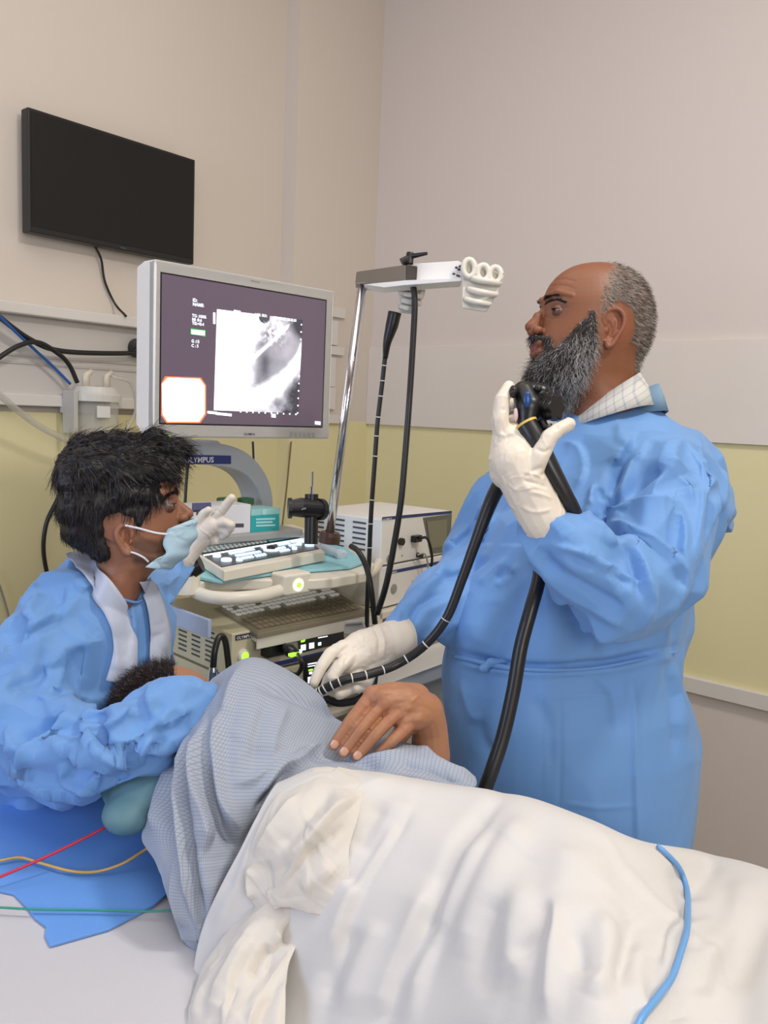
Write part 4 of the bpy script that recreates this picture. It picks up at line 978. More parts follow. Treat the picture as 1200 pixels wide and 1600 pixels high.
def ptup(w_): x_, y_, z_ = proj(w_); return (float(x_), float(y_), float(z_))
def bedz(y_): return BZ+.012 if y_ < 1.19 else BZ-.10
for r_ in rows:                                     # the sheet runs on over the feet and settles on the mattress
    w_ = P(*r_[-1]); r_ += [ptup([w_[0]+.20, w_[1]+.0, w_[2]*.45+BZ*.55+.02]), ptup([w_[0]+.40, w_[1]+.01, bedz(w_[1]+.01)+.01])]
back = []
for q_ in rows[0]:
    w_ = P(*q_); back.append(ptup([w_[0], w_[1]+.05, min(w_[2], bedz(w_[1]+.05))]))
rows.insert(0, back)
v, f = net(rows, 380, 320)
st = [('g', -9, 13, [(795, 1232), (733, 1304), (700, 1370), (680, 1430), (668, 1467)]),
      ('s', 9, 34, [(772, 1290), (735, 1360), (700, 1430), (665, 1510), (640, 1600)]),
      ('g', 8, 22, [(830, 1270), (780, 1340), (745, 1420), (720, 1500)]),
      ('g', -7, 24, [(700, 1440), (640, 1500), (610, 1560), (590, 1620)]),
      ('s', 12, 26, [(640, 1250), (600, 1320), (565, 1380), (540, 1440), (520, 1520)]),
      ('g', -9, 14, [(640, 1262), (600, 1310), (562, 1370), (548, 1385)]),
      ('s', 12, 30, [(690, 1375), (650, 1455), (615, 1527), (590, 1600)]),
      ('r', 8, 18, [(860, 1400), (866, 1450), (862, 1520), (858, 1600)]),
      ('g', -6, 12, [(858, 1405), (845, 1455), (800, 1500)]),
      ('g', -6, 14, [(895, 1450), (905, 1485), (900, 1520)]),
      ('g', 7, 20, [(940, 1420), (950, 1500), (925, 1560)]),
      ('g', -7, 22, [(1000, 1420), (985, 1490), (960, 1540)]),
      ('s', 6, 14, [(1070, 1415), (1037, 1458), (1030, 1485), (1026, 1509)]),
      ('r', 7, 16, [(1000, 1470), (990, 1530), (1010, 1600)]),
      ('g', -5, 18, [(1050, 1540), (1060, 1600)]), ('g', 6, 24, [(1100, 1480), (1090, 1560)]),
      ('g', -8, 16, [(1118, 1340), (1100, 1370), (1086, 1400)]),
      ('g', 7, 30, [(1160, 1370), (1150, 1440), (1100, 1500)]), ('g', -7, 26, [(1190, 1420), (1170, 1490), (1130, 1540)]),
      ('g', -8, 20, [(1062, 1345), (1078, 1400), (1080, 1440)]),
      ('r', 6, 16, [(620, 1215), (560, 1240), (500, 1300), (460, 1360)]),
      ('g', -8, 16, [(600, 1250), (575, 1300), (556, 1330)]), ('g', 6, 14, [(450, 1235), (400, 1310), (365, 1390), (340, 1470)]), ('g', -5, 12, [(425, 1250), (380, 1330), (352, 1410)]),
      ('g', -6, 16, [(560, 1450), (530, 1500), (510, 1570)]), ('g', 6, 18, [(600, 1440), (570, 1500), (540, 1590)]),
      ('g', -5, 20, [(780, 1400), (760, 1470), (765, 1560)]), ('g', 5, 20, [(820, 1380), (800, 1450), (810, 1540)]),
      ('g', 4, 30, [(900, 1320), (880, 1380), (900, 1440)]), ('g', -4, 22, [(960, 1330), (975, 1390), (1000, 1420)])]
v = creases(v, f, st, k=1.25)
v = wrinkles(v, f, 22, .12, .03, .003, 5, axis=[.2, -.3, -1], spread=.5)
v = relax(v, 380, 320, 3)
tree('sheet', v, f)
t = thing('white_sheet', (-.4, .7, BZ), 'white cotton sheet draped over the patient from waist to legs', 'sheet')
mkobj('top_layer', v, f, m_sheet, t, smooth=True, solid=.004, soff=-1)
# folded-back corner of linen at the waist
rows = [
 [(452, 1215, 1.15), (490, 1200, 1.12), (530, 1200, 1.10), (575, 1207, 1.095)],
 [(430, 1245, 1.075), (478, 1235, 1.05), (530, 1232, 1.04), (572, 1225, 1.05)],
 [(405, 1290, 1.045), (455, 1290, 1.005), (520, 1285, .995), (560, 1275, 1.01)],
 [(384, 1345, 1.035), (440, 1345, .99), (505, 1340, .975), (546, 1325, .985)],
 [(388, 1385, 1.02), (430, 1395, .985), (500, 1395, .965), (546, 1375, .965)],
 [(404, 1430, 1.01), (440, 1418, .985), (490, 1428, .965), (534, 1433, .955)]]
v, f = net(rows, 120, 130)
v = creases(v, f, [('g', -6, 12, [(520, 1230), (480, 1280), (430, 1330)]), ('g', 6, 12, [(545, 1250), (500, 1300), (450, 1350)]),
    ('g', -5, 9, [(540, 1290), (480, 1330), (430, 1370)]), ('r', 6, 10, [(470, 1240), (430, 1290), (400, 1340)]),
    ('g', 5, 14, [(520, 1350), (470, 1390)]), ('r', 6, 9, [(395, 1350), (392, 1380), (398, 1405)]), ('g', -6, 9, [(412, 1345), (416, 1375), (420, 1395)]), ('s', 7, 18, [(560, 1240), (500, 1300), (440, 1380)])], k=1.4)
v = wrinkles(v, f, 25, .05, .01, .0018, 11)
mkobj('folded_corner', v, f, m_sheetw, t, smooth=True, solid=.004, soff=-1)
# bunched linen tail falling to the mattress
rows = [
 [(392, 1400, 1.04), (425, 1395, 1.01), (455, 1400, 1.0), (484, 1405, 1.0)],
 [(362, 1452, 1.03), (400, 1440, .99), (440, 1440, .98), (472, 1440, .988)],
 [(330, 1492, 1.025), (378, 1482, .975), (425, 1480, .965), (460, 1480, .975)],
 [(308, 1538, 1.0), (360, 1530, .95), (405, 1530, .945), (448, 1527, .945)],
 [(294, 1592, .955), (345, 1590, .915), (395, 1590, .905), (446, 1595, .902)],
 [(288, 1690, .90), (345, 1690, .87), (395, 1700, .86), (446, 1710, .85)]]
v, f = net(rows, 120, 160)
v = creases(v, f, [('g', -10, 9, [(470, 1415), (462, 1450), (440, 1480)]), ('g', -11, 9, [(425, 1478), (405, 1500), (392, 1530)]),
    ('r', 8, 12, [(400, 1440), (370, 1500), (330, 1570)]), ('r', 9, 12, [(430, 1450), (446, 1490), (410, 1560), (380, 1620)]),
    ('g', -9, 8, [(455, 1440), (448, 1470), (425, 1500), (410, 1530)]), ('s', 9, 16, [(395, 1470), (365, 1530), (345, 1600)]),
    ('g', -6, 8, [(370, 1540), (350, 1570), (330, 1610)]), ('g', 6, 9, [(345, 1500), (318, 1550), (304, 1600)]),
    ('g', -5, 9, [(420, 1540), (405, 1600), (400, 1650)]), ('g', 6, 12, [(480, 1450), (460, 1500), (440, 1570), (430, 1640)])])
v = wrinkles(v, f, 16, .06, .014, .002, 17, axis=[.1, -.2, -1])
v = relax(v, 120, 160, 2)
mkobj('bunched_tail', v, f, m_sheetw, t, smooth=True, solid=.004, soff=-1)
# ================================================================ PEOPLE
def ring(pl, pr, py, d, b, e=.92, n=44, tilt=0.0):
    """elliptic body ring between silhouette pixels pl..pr at height py, depth d, half depth b"""
    c = P((pl+pr)/2, py, d); a = (pr-pl)/2*d/FPX
    th = np.linspace(0, 2*math.pi, n, endpoint=False)
    cs, sn = np.cos(th), np.sin(th)
    x = np.sign(cs)*np.abs(cs)**e*a; y = np.sign(sn)*np.abs(sn)**e*b
    return c+x[:, None]*RT+y[:, None]*_f0+(x*tilt)[:, None]*UP
def chain(mb, pts, seg=16):
    """tapered capsules through (px,py,d,r)"""
    for (a, b) in zip(pts[:-1], pts[1:]): mb.cap(P(*a[:3]), P(*b[:3]), a[3], b[3], seg)
    return mb
m_skinv = mat('skin', (190, 130, 95), .5, var=.03, vscale=40, sss=.12, attr='Col', bump=.15, bscale=350)
m_glove = mat('glove_latex', (232, 222, 206), .45, var=.02, vscale=30, transl=.05, bump=.2, bscale=150)
SK_D, SK_A, SK_P = s2l((132, 82, 54)), s2l((150, 102, 76)), s2l((168, 118, 86))
def strands(roots, dirs, L, r, wave=.0, curl=0, gravity=0.0, seed=0, segs=5, flow=None):
    """hair strands as thin tapered three-sided tubes in one mesh"""
    rs = np.random.RandomState(seed); n = len(roots); mb_v = []; T = np.linspace(0, 1, segs)
    L = np.asarray(L)*np.ones(n); d = dirs/np.linalg.norm(dirs, axis=1)[:, None]
    a = np.cross(d, rs.normal(size=(n, 3))); a /= np.linalg.norm(a, axis=1)[:, None]; b = np.cross(d, a)
    ph = rs.uniform(0, 6.28, n); fq = rs.uniform(.7, 1.3, n)*(curl or 1)
    V_ = np.zeros((n, segs, 3, 3))
    for i, t_ in enumerate(T):
        p = roots+d*(L*t_)[:, None]-ZUP*(gravity*L*t_*t_)[:, None]
        p = p+a*(wave*t_*np.sin(fq*t_*6.28+ph))[:, None]+b*(wave*t_*np.cos(fq*t_*6.28+ph*1.7))[:, None]
        rr = r*(1-.75*t_)
        for k_ in range(3):
            an = 2*math.pi*k_/3; V_[:, i, k_] = p+rr*(math.cos(an)*a+math.sin(an)*b)
    v = V_.reshape(-1, 3); base = (np.arange(n)*segs*3)[:, None]; F_ = []
    for i in range(segs-1):
        for k_ in range(3):
            q = np.array([i*3+k_, i*3+(k_+1) % 3, (i+1)*3+(k_+1) % 3, (i+1)*3+k_]); F_.append(base+q)
    f = np.concatenate(F_).tolist()
    return v, f, segs*3
def pick(v, n, mask, count, seed=0):
    idx = np.where(mask)[0]; rs = np.random.RandomState(seed)
    if len(idx) == 0: return v[:0], n[:0]
    k_ = rs.choice(len(idx), count); j = idx[k_]
    return v[j]+rs.normal(size=(count, 3))*.0012, n[j]
class Head:
    def __init__(s, px, py, d, side, yaw):
        """side -1 faces image left, +1 image right; yaw>0 turns the face toward the camera"""
        s.c = P(px, py, d); s.px, s.py, s.k = px, py, FPX/d; s.side = side; y = math.radians(yaw)
        s.x = side*RT*math.cos(y)-_f0*math.sin(y); s.y = np.cross(UP, s.x)*(1 if side < 0 else -1)
        if s.y@_f0 > 0: s.y = -s.y
        s.z = UP
    def L(s, px, py, y=0.0):   # pixel of the profile plane -> world, y = lateral offset (positive: near side)
        return s.c+s.x*(s.side*(px-s.px)/s.k)+s.z*((s.py-py)/s.k)+s.y*y
    def S(s, px, py, y):   # like L, but corrected so the near-side point is seen at that pixel; mirrored for the far side
        a, b = px, py
        for _ in range(4):
            u, v_, _z = proj(s.L(a, b, abs(y))); a += px-u; b += py-v_
        return s.L(a, b, y)
    def skull(s, mb, rows, n=56):
        R = []
        rows = spl([(float(a), float(b), float(c), float(w_)) for a, b, c, w_ in rows], 40) if True else rows
        for py, fr, bk, w_ in rows:
            c_ = (fr+bk)/2; a = abs(fr-bk)/2/s.k; th = np.linspace(0, 2*math.pi, n, endpoint=False)
            cs, sn = np.cos(th), np.sin(th)
            fx = np.sign(cs)*np.abs(cs)**.9*a; fy = np.sign(sn)*np.abs(sn)**.88*w_*(1-.16*np.clip(cs, 0, 1)**1.5)
            R.append(s.L(c_, py)+fx[:, None]*s.x+fy[:, None]*s.y)
        mb.loft(R)
    def ear(s, mb, px, py, hh, lat, lean=0.0, near=True, fit=False):
        sg = 1 if near else -1
        if fit:
            a0, b0 = px, py
            for _ in range(4):
                u, v_, _z = proj(s.L(px, py, lat+.006)); px += a0-u; py += b0-v_
        def E(a, b, o=0.0):   # a back(+)/front, b up, in units of half height
            return s.L(px-s.side*a*hh*s.k, py-b*hh*s.k, sg*(lat+max(0, a)*hh*.45+o))
        pts = [(-.25, .15), (-.38, .55), (-.1, .92), (.35, .95), (.62, .6), (.6, .1), (.35, -.4), (.1, -.8), (-.15, -.9), (-.22, -.6)]
        mb.tube(spl([E(a, b, .004) for a, b in pts], 40), [.0035, .0045, .005, .005, .0048, .0045, .0045, .006, .006, .004], 10)
        mb.tube(spl([E(a, b, .001) for a, b in ((.1, .6), (.3, .3), (.25, -.1), (.05, -.4), (-.1, -.5))], 24), .0036, 10)
        mb.ell(E(-.2, -.1, .002), [s.x*.004, s.y*.005, s.z*.006], 12, 8)
        mb.ell(E(.05, -.72, .001), [s.x*.009, s.y*.004, s.z*.009], 14, 8)
        c_ = E(.12, .1, -.004); mb.ell(c_, [(s.x*-1+s.y*sg*.45)*hh*.55, s.y*.005, s.z*hh*.86], 20, 12)
    def eye(s, parent, px, py, lat, r=.0125, gaze=0.0, up=.15, dark=False):
        c_ = s.S(px, py, lat)
        o = MB().ell(c_, [s.x*r, s.y*r, s.z*r], 24, 16).build('eyeball', mat('eye_white', (150, 136, 130), .3, var=0), parent, smooth=True)
        g = s.x*math.cos(gaze)+s.z*math.sin(up)*.5; g /= np.linalg.norm(g)
        MB().lathe(c_+g*r*.86, g, [(0, r*.60), (r*.08, r*.52), (r*.15, r*.2)], 20).build('iris', mat('iris_brown', (48, 28, 18), .1, var=0), o, smooth=True)
    def lash(s, parent, px, py, lat, r=.0143, op=14):
        c_ = s.S(px, py, lat); pts = []
        for i in range(14):
            az = math.radians(-62+124*i/13); e2 = math.radians(op)*(math.cos(az*1.25)*.8+.2)
            pts.append(c_+(s.x*math.cos(e2)*math.cos(az)+s.y*math.cos(e2)*math.sin(az)+s.z*math.sin(e2))*r)
        MB().tube(pts, [.0003, .0007, .0008, .0007, .0003], 6).build('eyelash', mat('lash_dark', (30, 20, 18), .6, var=0), parent, smooth=True)
    def lids(s, mb_list, px, py, lat, r=.0140, up_open=14, lo_open=16):
        c_ = s.S(px, py, lat); v = []; f = []; n1, n2 = 22, 9
        for sgn, op in ((1, up_open), (-1, lo_open)):
            b0 = sum(len(q) for q in mb_list[0]); vv = []
            for j in range(n2):
                el = math.radians(op+(80-op)*j/(n2-1))
                for i in range(n1):
                    az = math.radians(-85+170*i/(n1-1)); e2 = el*(math.cos(az*.95)*.75+.25) if j == 0 else el
                    q = s.x*math.cos(e2)*math.cos(az)+s.y*math.cos(e2)*math.sin(az)+s.z*sgn*math.sin(e2)
                    vv.append(c_+q*r)
            mb_list[0].append(np.array(vv))
            for j in range(n2-1):
                for i in range(n1-1): mb_list[1].append((b0+j*n1+i, b0+j*n1+i+1, b0+(j+1)*n1+i+1, b0+(j+1)*n1+i))
def blend(col, base, w_):
    w_ = np.clip(w_, 0, 1)[:, None]; return col*(1-w_)+np.array(base)*w_
# ---------------------------------------------------------------- DOCTOR
doc = thing('person', (P(890, 1000, 1.72)[0], P(890, 1000, 1.72)[1], ZF), 'standing bearded person in a blue surgical gown holding a black endoscope up at chin height', 'person')
H = Head(930, 520, 1.68, -1, 12)
g = MB()
H.skull(g, [(414, 915, 945, .02), (418, 893, 968, .036), (428, 874, 990, .052), (442, 859, 1004, .064), (460, 849, 1014, .072), (478, 842, 1019, .0765), (495, 843, 1021, .0775), (512, 840, 1020, .077), (528, 836, 1017, .075),
    (545, 833, 1010, .071), (562, 833, 1000, .066), (578, 834, 996, .062), (592, 842, 996, .058), (606, 866, 998, .057), (622, 885, 1003, .060), (645, 893, 1012, .066), (690, 880, 1030, .08)])
# nose, brow, lips, cheek, jaw
g.cap(H.L(842, 490), H.L(822, 513), .0065, .0105).cap(H.L(834, 497), H.L(826, 520), .009, .011)
for sg in (1, -1):
    g.ell(H.L(831, 520, sg*.0135), [H.x*.011, H.y*.0075, H.z*.0085], 16, 10)
    g.cap(H.L(846, 470, sg*.012), H.L(856, 466, sg*.034), .008, .0085).cap(H.L(856, 466, sg*.034), H.L(873, 474, sg*.052), .0085, .006)
    g.cap(H.L(915, 560, sg*.048), H.L(860, 585, sg*.034), .018, .02)
g.cap(H.L(832, 541, -.018), H.L(832, 541, .018), .0075, .0075).cap(H.L(833, 553, -.016), H.L(833, 553, .016), .0085, .0085).cap(H.L(830, 547, -.006), H.L(830, 547, .006), .007, .007)
g.ell(H.L(846, 575), [H.x*.02, H.y*.024, H.z*.018], 20, 12)
H.ear(g, 954, 513, .038, .070, near=True, fit=True); H.ear(g, 954, 513, .038, .070, near=False, fit=True)
chain(g, [(950, 640, 1.70, .075), (940, 720, 1.72, .11), (930, 850, 1.74, .13)])
v, f = fuse(g, .0018, 2)
n_ = normals(v, f)
def loc(Hd, v):
    q = v-Hd.c; return q@Hd.x, q@Hd.y, q@Hd.z
lx, ly, lz = loc(H, v)
def gs(a, b, c, r, lx=None, ly=None, lz=None): return np.exp(-(((LX-a)**2+(np.abs(LY)-b)**2+(LZ-c)**2)/r**2))
LX, LY, LZ = lx, ly, lz
_e = H.S(868, 485, .031)-H.c; ex, ez = _e@H.x, _e@H.z
v = v-H.x*(gs(ex+.006, .032, ez, .013)*.006)[:, None]
v = v-H.x*(gs((930-827)/774, .007, (520-525)/774, .0042)*.005)[:, None]
# wrinkles: forehead, crow's feet, cheek fold
v = creases(v, f, [('g', -1.0, 2.2, [(858, 440), (880, 436), (900, 440)]), ('g', -.8, 2, [(856, 448), (880, 446), (900, 452)]),
    ('g', -1.8, 3, [(842, 518), (850, 530), (852, 545)]), ('g', -1.2, 2.2, [(852, 494), (862, 498), (876, 494)]), ('g', -.8, 2, [(878, 482), (890, 480)]),
    ('g', -3, 3, [(950, 500), (955, 515), (949, 530)]), ('g', -1.6, 4, [(950, 600), (975, 620), (1000, 600)])])
col = np.tile(np.array(SK_D), (len(v), 1))
col = blend(col, s2l((122, 66, 48)), gs((930-816)/774, 0, (520-514)/774, .02)*.5)
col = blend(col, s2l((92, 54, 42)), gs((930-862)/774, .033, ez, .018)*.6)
col = blend(col, s2l((128, 66, 58)), (gs((930-828)/774, .008, (520-547)/774, .012))*1.1)
col = blend(col, s2l((156, 90, 66)), gs((930-943)/774, .085, -.01, .03)*.6)
# hair-bearing scalp: behind the receding hairline
pxv = 930-lx*774+np.abs(ly)*774*.21; pyv = 520-lz*774
hl = np.interp(pyv, [405, 425, 445, 470, 485, 500, 515, 580], [946, 944, 932, 922, 918, 916, 930, 975])
scalp = np.clip((pxv-hl)/22, 0, 1)*np.clip((588-pyv+np.clip(pxv-1000, -60, 0)*.3)/10, 0, 1)
earm = (np.hypot((pxv-953)/26, (pyv-518)/34) < 1) & (np.abs(ly) > .055)
scalp[earm] = 0
underE = (pxv < 965) & (pyv > 522); scalp[underE] = 0
scalp[(pxv < 985) & (pyv > 545)] = 0
col = blend(col, s2l((118, 104, 92)), scalp*.8)
L_ = [[v], list(f)]
for sg in (1, -1): H.lids(L_, 873, 485, sg*.031, .0133)
vb = np.concatenate(L_[0]); colb = np.vstack([col, np.tile(np.array(s2l((118, 76, 58))), (len(vb)-len(col), 1))])
mkobj('body', vb, L_[1], m_skinv, doc, smooth=True, colors=colb)
for sg in (1, -1): H.eye(doc, 874, 485, sg*.031, .0120, up=.25); H.lash(doc, 873, 485, sg*.031, .0136)
nv = normals(v, f); DSKIN = (v, f)
# cropped grey hair
r_, d_ = pick(v, nv, scalp > np.random.RandomState(77).rand(len(scalp)), 9500, 1)
dd = d_*.35-UP*.5-H.x*.6+np.random.RandomState(2).normal(size=r_.shape)*.18
sv, sf, per = strands(r_, dd, np.random.RandomState(3).uniform(.006, .013, len(r_)), .00038, .0004, 1, seed=4, segs=3)
cg = np.random.RandomState(5).rand(len(r_)); _bk = np.clip(((930-((r_-H.c)@H.x)*774)-925)/90, 0, 1); cc = np.where((cg < .68-.45*_bk)[:, None], np.array([s2l((176, 168, 158))]), np.where((cg < .8-.3*_bk)[:, None], np.array([s2l((122, 110, 100))]), np.array([s2l((62, 52, 46))])))
m_hair = mat('hair', (90, 85, 80), .55, var=0, attr='Col')
mkobj('hair', sv, sf, m_hair, doc, colors=np.repeat(cc, per, 0))
# eyebrows and moustache
def brow(Hd, parent, pts, lat, count, seed, colr, r=.0004, L=.009, up=.2, name='eyebrow', skin=None):
    rs = np.random.RandomState(seed); t_ = rs.rand(count); P_ = spl([Hd.S(a, b, c_) for a, b, c_ in pts], 60); i = (t_*59).astype(int)
    rt = P_[i]+Hd.z*(rs.uniform(-1, 1, count)*np.interp(t_, [0, .3, 1], [.0030, .0042, .0016]))[:, None]
    if skin is not None:
        T_ = BVHTree.FromPolygons([Vector(p) for p in skin[0]], [list(q) for q in skin[1]]); rt = np.array([T_.find_nearest(Vector(p))[0] for p in rt])+Hd.x*.0004; d0 = np.gradient(P_, axis=0)[i]; d0 /= np.linalg.norm(d0, axis=1)[:, None]
    dd = d0+Hd.z*up*(1-t_)[:, None]+rs.normal(size=(count, 3))*.2
    a, b, per = strands(rt, dd, rs.uniform(.6, 1.2, count)*L, r, .0003, 1, seed=seed, segs=3)
    return mkobj(name, a, b, mat('brow_'+str(colr[0]), colr, .6, var=0), parent)
for sg in (1, -1): brow(H, doc, [(842, 473, sg*.012), (850, 468, sg*.026), (863, 465, sg*.040), (880, 470, sg*.052)], 0, 1000, 6, (30, 22, 20), up=.25, r=.0005, skin=DSKIN)
# beard: dark full core carrying wavy grey strands
g = MB()
for sg in (1, -1):
    g.cap(H.S(926, 500, sg*.069), H.S(920, 548, sg*.062), .006, .016); g.cap(H.S(916, 545, sg*.060), H.S(893, 580, sg*.046), .018, .026)
    g.cap(H.S(893, 582, sg*.044), H.L(850, 590, sg*.022), .028, .028); g.cap(H.L(848, 533, sg*.026), H.L(845, 570, sg*.024), .008, .016)
    g.cap(H.S(926, 488, sg*.073), H.S(924, 520, sg*.068), .005, .010); g.cap(H.S(920, 512, sg*.068), H.S(900, 562, sg*.058), .010, .016); g.cap(H.S(898, 546, sg*.060), H.S(868, 563, sg*.042), .012, .014); g.cap(H.S(916, 505, sg*.066), H.S(884, 548, sg*.054), .009, .014); g.cap(H.S(884, 550, sg*.053), H.L(852, 562, sg*.036), .014, .014)
    g.cap(H.L(825, 530, sg*.004), H.L(842, 536, sg*.024), .0055, .0065)
g.cap(H.L(843, 590), H.L(862, 612), .032, .030); g.cap(H.L(840, 575), H.L(843, 592), .018, .032); g.cap(H.L(862, 610), H.L(900, 605), .028, .026)
bv, bf = fuse(g, .0025, 3)
core_col = np.tile(np.array(s2l((66, 60, 58))), (len(bv), 1))
bcore = mkobj('beard', bv, bf, mat('beard_core', (60, 54, 52), .8, var=.1, vscale=60), doc, smooth=True)
bn = normals(bv, bf)
x_, y_, z_ = loc(H, bv); 
mask = np.ones(len(bv), bool)
r_, d_ = pick(bv, bn, mask, 8500, 8)
x_, y_, z_ = loc(H, r_); rpx = 930-x_*774; rpy = 520-z_*774
Lb = np.interp(rpy, [495, 530, 560, 620], [.008, .013, .022, .026])*np.random.RandomState(9).uniform(.6, 1.25, len(r_))
dd = d_*.55-UP*.9+H.x*.15+np.random.RandomState(10).normal(size=r_.shape)*.28
sv, sf, per = strands(r_, dd, Lb, .00042, .0028, 1.6, seed=11, segs=7)
rs = np.random.RandomState(12); w_ = rs.rand(len(r_))
greyp = np.interp(rpx, [815, 850, 880, 925], [.12, .38, .72, .85])*np.interp(rpy, [525, 545, 560], [.3, .8, 1])
cc = np.where((w_ < greyp)[:, None], np.array([s2l((198, 196, 194))])*rs.uniform(.6, 1, (len(r_), 1)), np.array([s2l((44, 38, 36))])*rs.uniform(.6, 1.6, (len(r_), 1)))
mkobj('beard_strands', sv, sf, m_hair, bcore, colors=np.repeat(cc, per, 0))
# shirt collar
def band(Hd, pts_u, pts_l, lat_u, lat_l, name, m, parent, n=40):
    """collar band: px pairs run from the throat to the nape, mirrored round the neck"""
    U_ = spl([(a, b, 0) for a, b in pts_u], n); Lw = spl([(a, b, 0) for a, b in pts_l], n); th = np.linspace(0, math.pi, n)
    rows = []
    for Q, lat in ((U_, lat_u), ((U_+Lw)/2, (lat_u+lat_l)/2+.004), (Lw, lat_l)):
        near = [Hd.L(q[0], q[1], lat*math.sin(t_)) for q, t_ in zip(Q, th)]; far = [Hd.L(q[0], q[1], -lat*math.sin(t_)) for q, t_ in zip(Q[::-1], th[::-1])]
        rows.append(np.array(near+far[1:-1]))
    m_ = MB().loft(rows, caps=False); return m_.build(name, m, parent, smooth=True, solid=.0025)
mc = mat('shirt_plaid', (206, 204, 196), .8, var=.02)
nt = mc.node_tree; tc = nt.nodes.new('ShaderNodeTexCoord'); last_ = None
for ang, sc_w in ((.6, 26), (2.1, 26)):
    mp = nt.nodes.new('ShaderNodeMapping'); mp.inputs['Rotation'].default_value = (0, ang, .3); wv = nt.nodes.new('ShaderNodeTexWave'); wv.bands_direction = 'X'; wv.inputs['Scale'].default_value = sc_w
    rp = nt.nodes.new('ShaderNodeMapRange'); rp.inputs[1].default_value = .86; rp.inputs[2].default_value = 1; rp.inputs[3].default_value = 0; rp.inputs[4].default_value = .5
    nt.links.new(tc.outputs['Object'], mp.inputs[0]); nt.links.new(mp.outputs[0], wv.inputs[0]); nt.links.new(wv.outputs['Fac'], rp.inputs[0])
    if last_ is None: last_ = rp
    else:
        ad = nt.nodes.new('ShaderNodeMath'); ad.operation = 'ADD'; nt.links.new(last_.outputs[0], ad.inputs[0]); nt.links.new(rp.outputs[0], ad.inputs[1]); last_ = ad
mxp = nt.nodes.new('ShaderNodeMix'); mxp.data_type = 'RGBA'; mxp.inputs[6].default_value = (*s2l((206, 204, 196)), 1); mxp.inputs[7].default_value = (*s2l((150, 160, 172)), 1)
nt.links.new(last_.outputs[0], mxp.inputs[0]); nt.links.new(mxp.outputs[2], nt.nodes['Principled BSDF'].inputs['Base Color'])
band(H, [(893, 648), (918, 628), (955, 603), (985, 588), (1004, 583)], [(880, 672), (905, 660), (960, 645), (1005, 640), (1036, 640)], .066, .098, 'shirt_collar', mc, doc)
band(H, [(985, 625), (995, 612), (1003, 608), (1010, 608), (1016, 612)], [(940, 660), (975, 652), (1005, 650), (1025, 650), (1034, 655)], .076, .09, 'inner_garment', mat('garment_blue_grey', (120, 150, 172), .8, var=.05), doc)
# gown: torso, both sleeves, one continuous cloth surface
g = MB()
g.loft([ring(694, 1068, 1640, 1.74, .21), ring(700, 1068, 1440, 1.74, .20), ring(704, 1070, 1330, 1.73, .20), ring(704, 1078, 1240, 1.73, .20), ring(702, 1084, 1150, 1.72, .205), ring(692, 1074, 1090, 1.72, .21), ring(692, 1058, 1050, 1.72, .205),
    ring(700, 1060, 1010, 1.72, .20), ring(702, 1064, 975, 1.72, .205), ring(716, 1078, 920, 1.72, .205), ring(742, 1100, 865, 1.72, .205), ring(772, 1118, 810, 1.72, .205),
    ring(800, 1124, 760, 1.73, .21), ring(826, 1110, 715, 1.73, .205), ring(850, 1076, 680, 1.73, .175), ring(872, 1040, 655, 1.72, .12), ring(880, 1030, 640, 1.72, .09)])
chain(g, [(1030, 735, 1.57, .075), (1045, 790, 1.53, .092), (1010, 900, 1.47, .092), (962, 935, 1.44, .078)])
chain(g, [(1000, 925, 1.46, .080), (928, 896, 1.42, .074), (866, 850, 1.41, .056), (838, 824, 1.41, .040)])
chain(g, [(958, 950, 1.44, .070), (975, 962, 1.45, .05)])
chain(g, [(1060, 720, 1.60, .06), (1090, 790, 1.62, .055), (1132, 822, 1.66, .016)])
chain(g, [(830, 750, 1.86, .07), (786, 770, 1.86, .066), (752, 850, 1.82, .068), (735, 915, 1.76, .078), (700, 935, 1.70, .072), (655, 965, 1.65, .055), (617, 985, 1.61, .034)])
chain(g, [(700, 965, 1.70, .055), (740, 970, 1.72, .06)])
v, f = fuse(g, .0045, 6)
